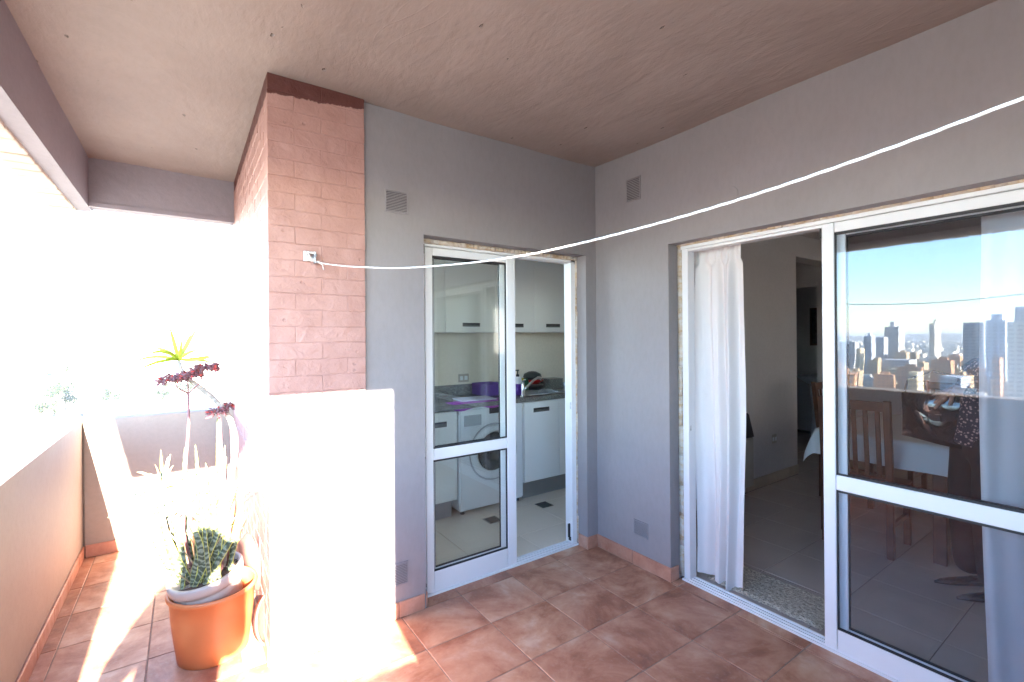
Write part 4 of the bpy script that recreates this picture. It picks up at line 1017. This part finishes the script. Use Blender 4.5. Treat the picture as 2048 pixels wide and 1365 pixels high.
tower('tower_block', 1250, .2300, .2374, 44, .0200, BCn['white'], 'slender white tower with a blank sunlit side wall', cap=[(.0, .4, 8)])
tower('tower_block', 620, .1712, .1944, 18, .0195, BCn['blue'], 'blue grey striped office tower with continuous balconies')
tower('tower_block', 560, .1495, .1700, 22, .0225, BCn['blue'], 'broad grey blue tower with a central roof tower', cap=[(.2, .75, 5)], band=False)
tower('tower_block', 480, .112, .147, 20, .0190, BCn['white'], 'wide white banded tower beside the grey blue one')
tower('tower_block', 700, .10, .1408, 24, .040, BCn['blue'], 'tallest blue grey tower behind the white banded one')
tower('tower_block', 330, .1530, .1610, 8, -.036, BCn['orange'], 'narrow orange plastered apartment tower', band=False)
tower('tower_block', 850, .3155, .328, 18, .000, BCn['blue'], 'blue shaded apartment tower with pale roof edge', cap=[(.3, .6, 5)])
tower('tower_block', 950, .2962, .3150, 20, -.003, BCn['grey'], 'plain grey apartment block next to the tank topped tower', band=False)
tower('tower_block', 700, .334, .3405, 16, -.024, BCn['cream'], 'small cream apartment block catching the sun')
tower('tower_block', 800, .3425, .366, 16, -.012, BCn['grey'], 'grey apartment block at the edge of the reflected pane')
tower('tower_block', 500, .198, .222, 26, -.070, BCn['blue'], 'long low blue grey commercial block', band=False, cat='building')
tower('tower_block', 420, .250, .262, 14, -.066, BCn['cream'], 'cream low apartment block with orange roof room', cat='building')
tower('tower_block', 760, .262, .30, 30, -.045, BCn['grey'], 'long low grey block under the tank topped tower', band=False, cat='building')
# low buildings, one object each (nearest ones), the rest as one mass
def low_block(w_, d_, h_, mt):
    t = empty('apartment_building', (0, 0, 0), 'low flat roofed apartment building among the city roofs', 'building', 'low buildings of the city')
    B(-w_/2, w_/2, -d_/2, d_/2, 0, h_).build('wall', mt, t)
    B(-w_/2-.3, w_/2+.3, -d_/2-.3, d_/2+.3, h_, h_+.5).build('parapet', mt, t)
    B(-w_*.2, w_*.15, -d_*.25, d_*.2, h_+.5, h_+3.2).build('roof_room', mt, t)
    pn = MB(); z = 1.2
    while z < h_-1.5:
        for i in range(int(w_/3.5)): pn.box(-w_/2+1+i*3.5, -w_/2+2.6+i*3.5, -d_/2-.05, -d_/2+.02, z, z+1.4)
        for i in range(int(d_/3.5)): pn.box(w_/2-.02, w_/2+.05, -d_/2+1+i*3.5, -d_/2+2.6+i*3.5, z, z+1.4)
        z += 3
    pn.build('windows', M['pane'], t, kind='stuff'); return t
protos = [low_block(random.uniform(10, 22), random.uniform(10, 20), random.uniform(7, 30), random.choice([BC[0], BC[1], BC[0], BC[3], BC[4], BC[2]])) for _ in range(14)]
rs = random.Random(3); first = True; cnt = 0; placed = []
def ok_spot(x, y): return all((x-a)**2+(y-b)**2 > 22**2 for a, b in placed)
i = 0
while cnt < 190:
    D = 230+1100*rs.random()**1.5; a = rs.uniform(.05, .45); x, y = -D, a*D
    if not ok_spot(x, y): i += 1; continue
    placed.append((x, y)); p_ = protos[cnt % 14]
    t = p_ if cnt < 14 else copy_tree(p_)
    t.location = (x, y, GZ); t.rotation_euler = (0, 0, rs.uniform(-.25, .25)); s_ = rs.uniform(.8, 1.25); t.scale = (s_, s_, s_*rs.uniform(.8, 1.1)); cnt += 1
far = MB()
for k in range(2600):
    D = 1200+rs.random()**1.3*5200; a = rs.uniform(R(75), R(185)); x, y = D*math.cos(a), D*math.sin(a)
    w_, h_ = rs.uniform(10, 34), rs.uniform(5, 16); far.box(x-w_/2, x+w_/2, y-w_/2, y+w_/2, GZ, GZ+h_)
for k in range(700):
    D = 250+rs.random()*1000; a = rs.uniform(R(75), R(150)); x, y = D*math.cos(a), D*math.sin(a)
    w_, h_ = rs.uniform(10, 24), rs.uniform(5, 14); far.box(x-w_/2, x+w_/2, y-w_/2, y+w_/2, GZ, GZ+h_)
far.build('distant_city', BC[1], kind='stuff')
# trees of the city
def tree(loc, h, wd, label, n=420):
    t = empty('tree', loc, label, 'tree', 'trees between the city houses'); L = Vector(loc)
    MB().tube([L, L+Vector((.5, 0, h*.4)), L+Vector((-.3, .4, h*.75))], [h*.03, h*.02, h*.008], 8).tube([L+Vector((.4, 0, h*.35)), L+Vector((wd*.3, 0, h*.7))], [h*.012, h*.005], 6).build('trunk', M['bark'], t)
    mb = MB(); cl_ = [(random.uniform(-1, 1)*wd*.35, random.uniform(-1, 1)*wd*.35, h*random.uniform(.45, .92), wd*random.uniform(.14, .28)) for _ in range(11)]
    for k in range(n):
        cx_, cy_, cz_, cr_ = random.choice(cl_)
        p = L+Vector((cx_+random.gauss(0, cr_*.5), cy_+random.gauss(0, cr_*.5), cz_+random.gauss(0, cr_*.42))); s_ = random.uniform(.5, 1.3)
        a, b = Vector([random.gauss(0, 1) for _ in range(3)]).normalized()*s_, Vector([random.gauss(0, 1) for _ in range(3)]).normalized()*s_
        mb.bm.faces.new([mb.bm.verts.new(p), mb.bm.verts.new(p+a), mb.bm.verts.new(p+a*.6+b), mb.bm.verts.new(p+b*.7)])
    mb.build('crown', M['treeleaf'], t); return t
for (az, D, h, wd, lb_) in ((-.168, 450, 36, 15, 'tallest pale green tree beyond the left parapet'), (-.180, 420, 22, 12, 'lower tree at the left of the pale green group'), (-.156, 470, 24, 13, 'tree at the right of the pale green group beyond the parapet'),
        (-.10, 520, 17, 12, 'small tree glimpsed above the end parapet'), (-.035, 500, 20, 12, 'tree top just above the middle of the end parapet'), (.0, 560, 20, 14, 'tree top behind the flower heads above the end parapet')):
    tree((az*D-2.4, D, GZ), h+(14 if az < -.15 else 8), wd*1.3, lb_, 1500)
for k in range(26):
    D = rs.uniform(500, 1300); a = rs.uniform(.1, .42)
    tree((-D, a*D, GZ), rs.uniform(9, 16), rs.uniform(9, 16), 'leafy street tree between low city houses', 90)

# ------------------------------------------------------------ haze in the air
hm = bpy.data.materials.new('thin_haze'); hm.use_nodes = True; hn = hm.node_tree; hn.nodes.clear()
ho = hn.nodes.new('ShaderNodeOutputMaterial'); pv = hn.nodes.new('ShaderNodeVolumePrincipled')
pv.inputs['Density'].default_value = 0.00012; pv.inputs['Color'].default_value = (.82, .90, 1, 1); pv.inputs['Anisotropy'].default_value = .1
hn.links.new(pv.outputs[0], ho.inputs['Volume'])
B(-13000, 13000, -13000, 13000, GZ-1.5, 42).build('haze', hm, kind='stuff')
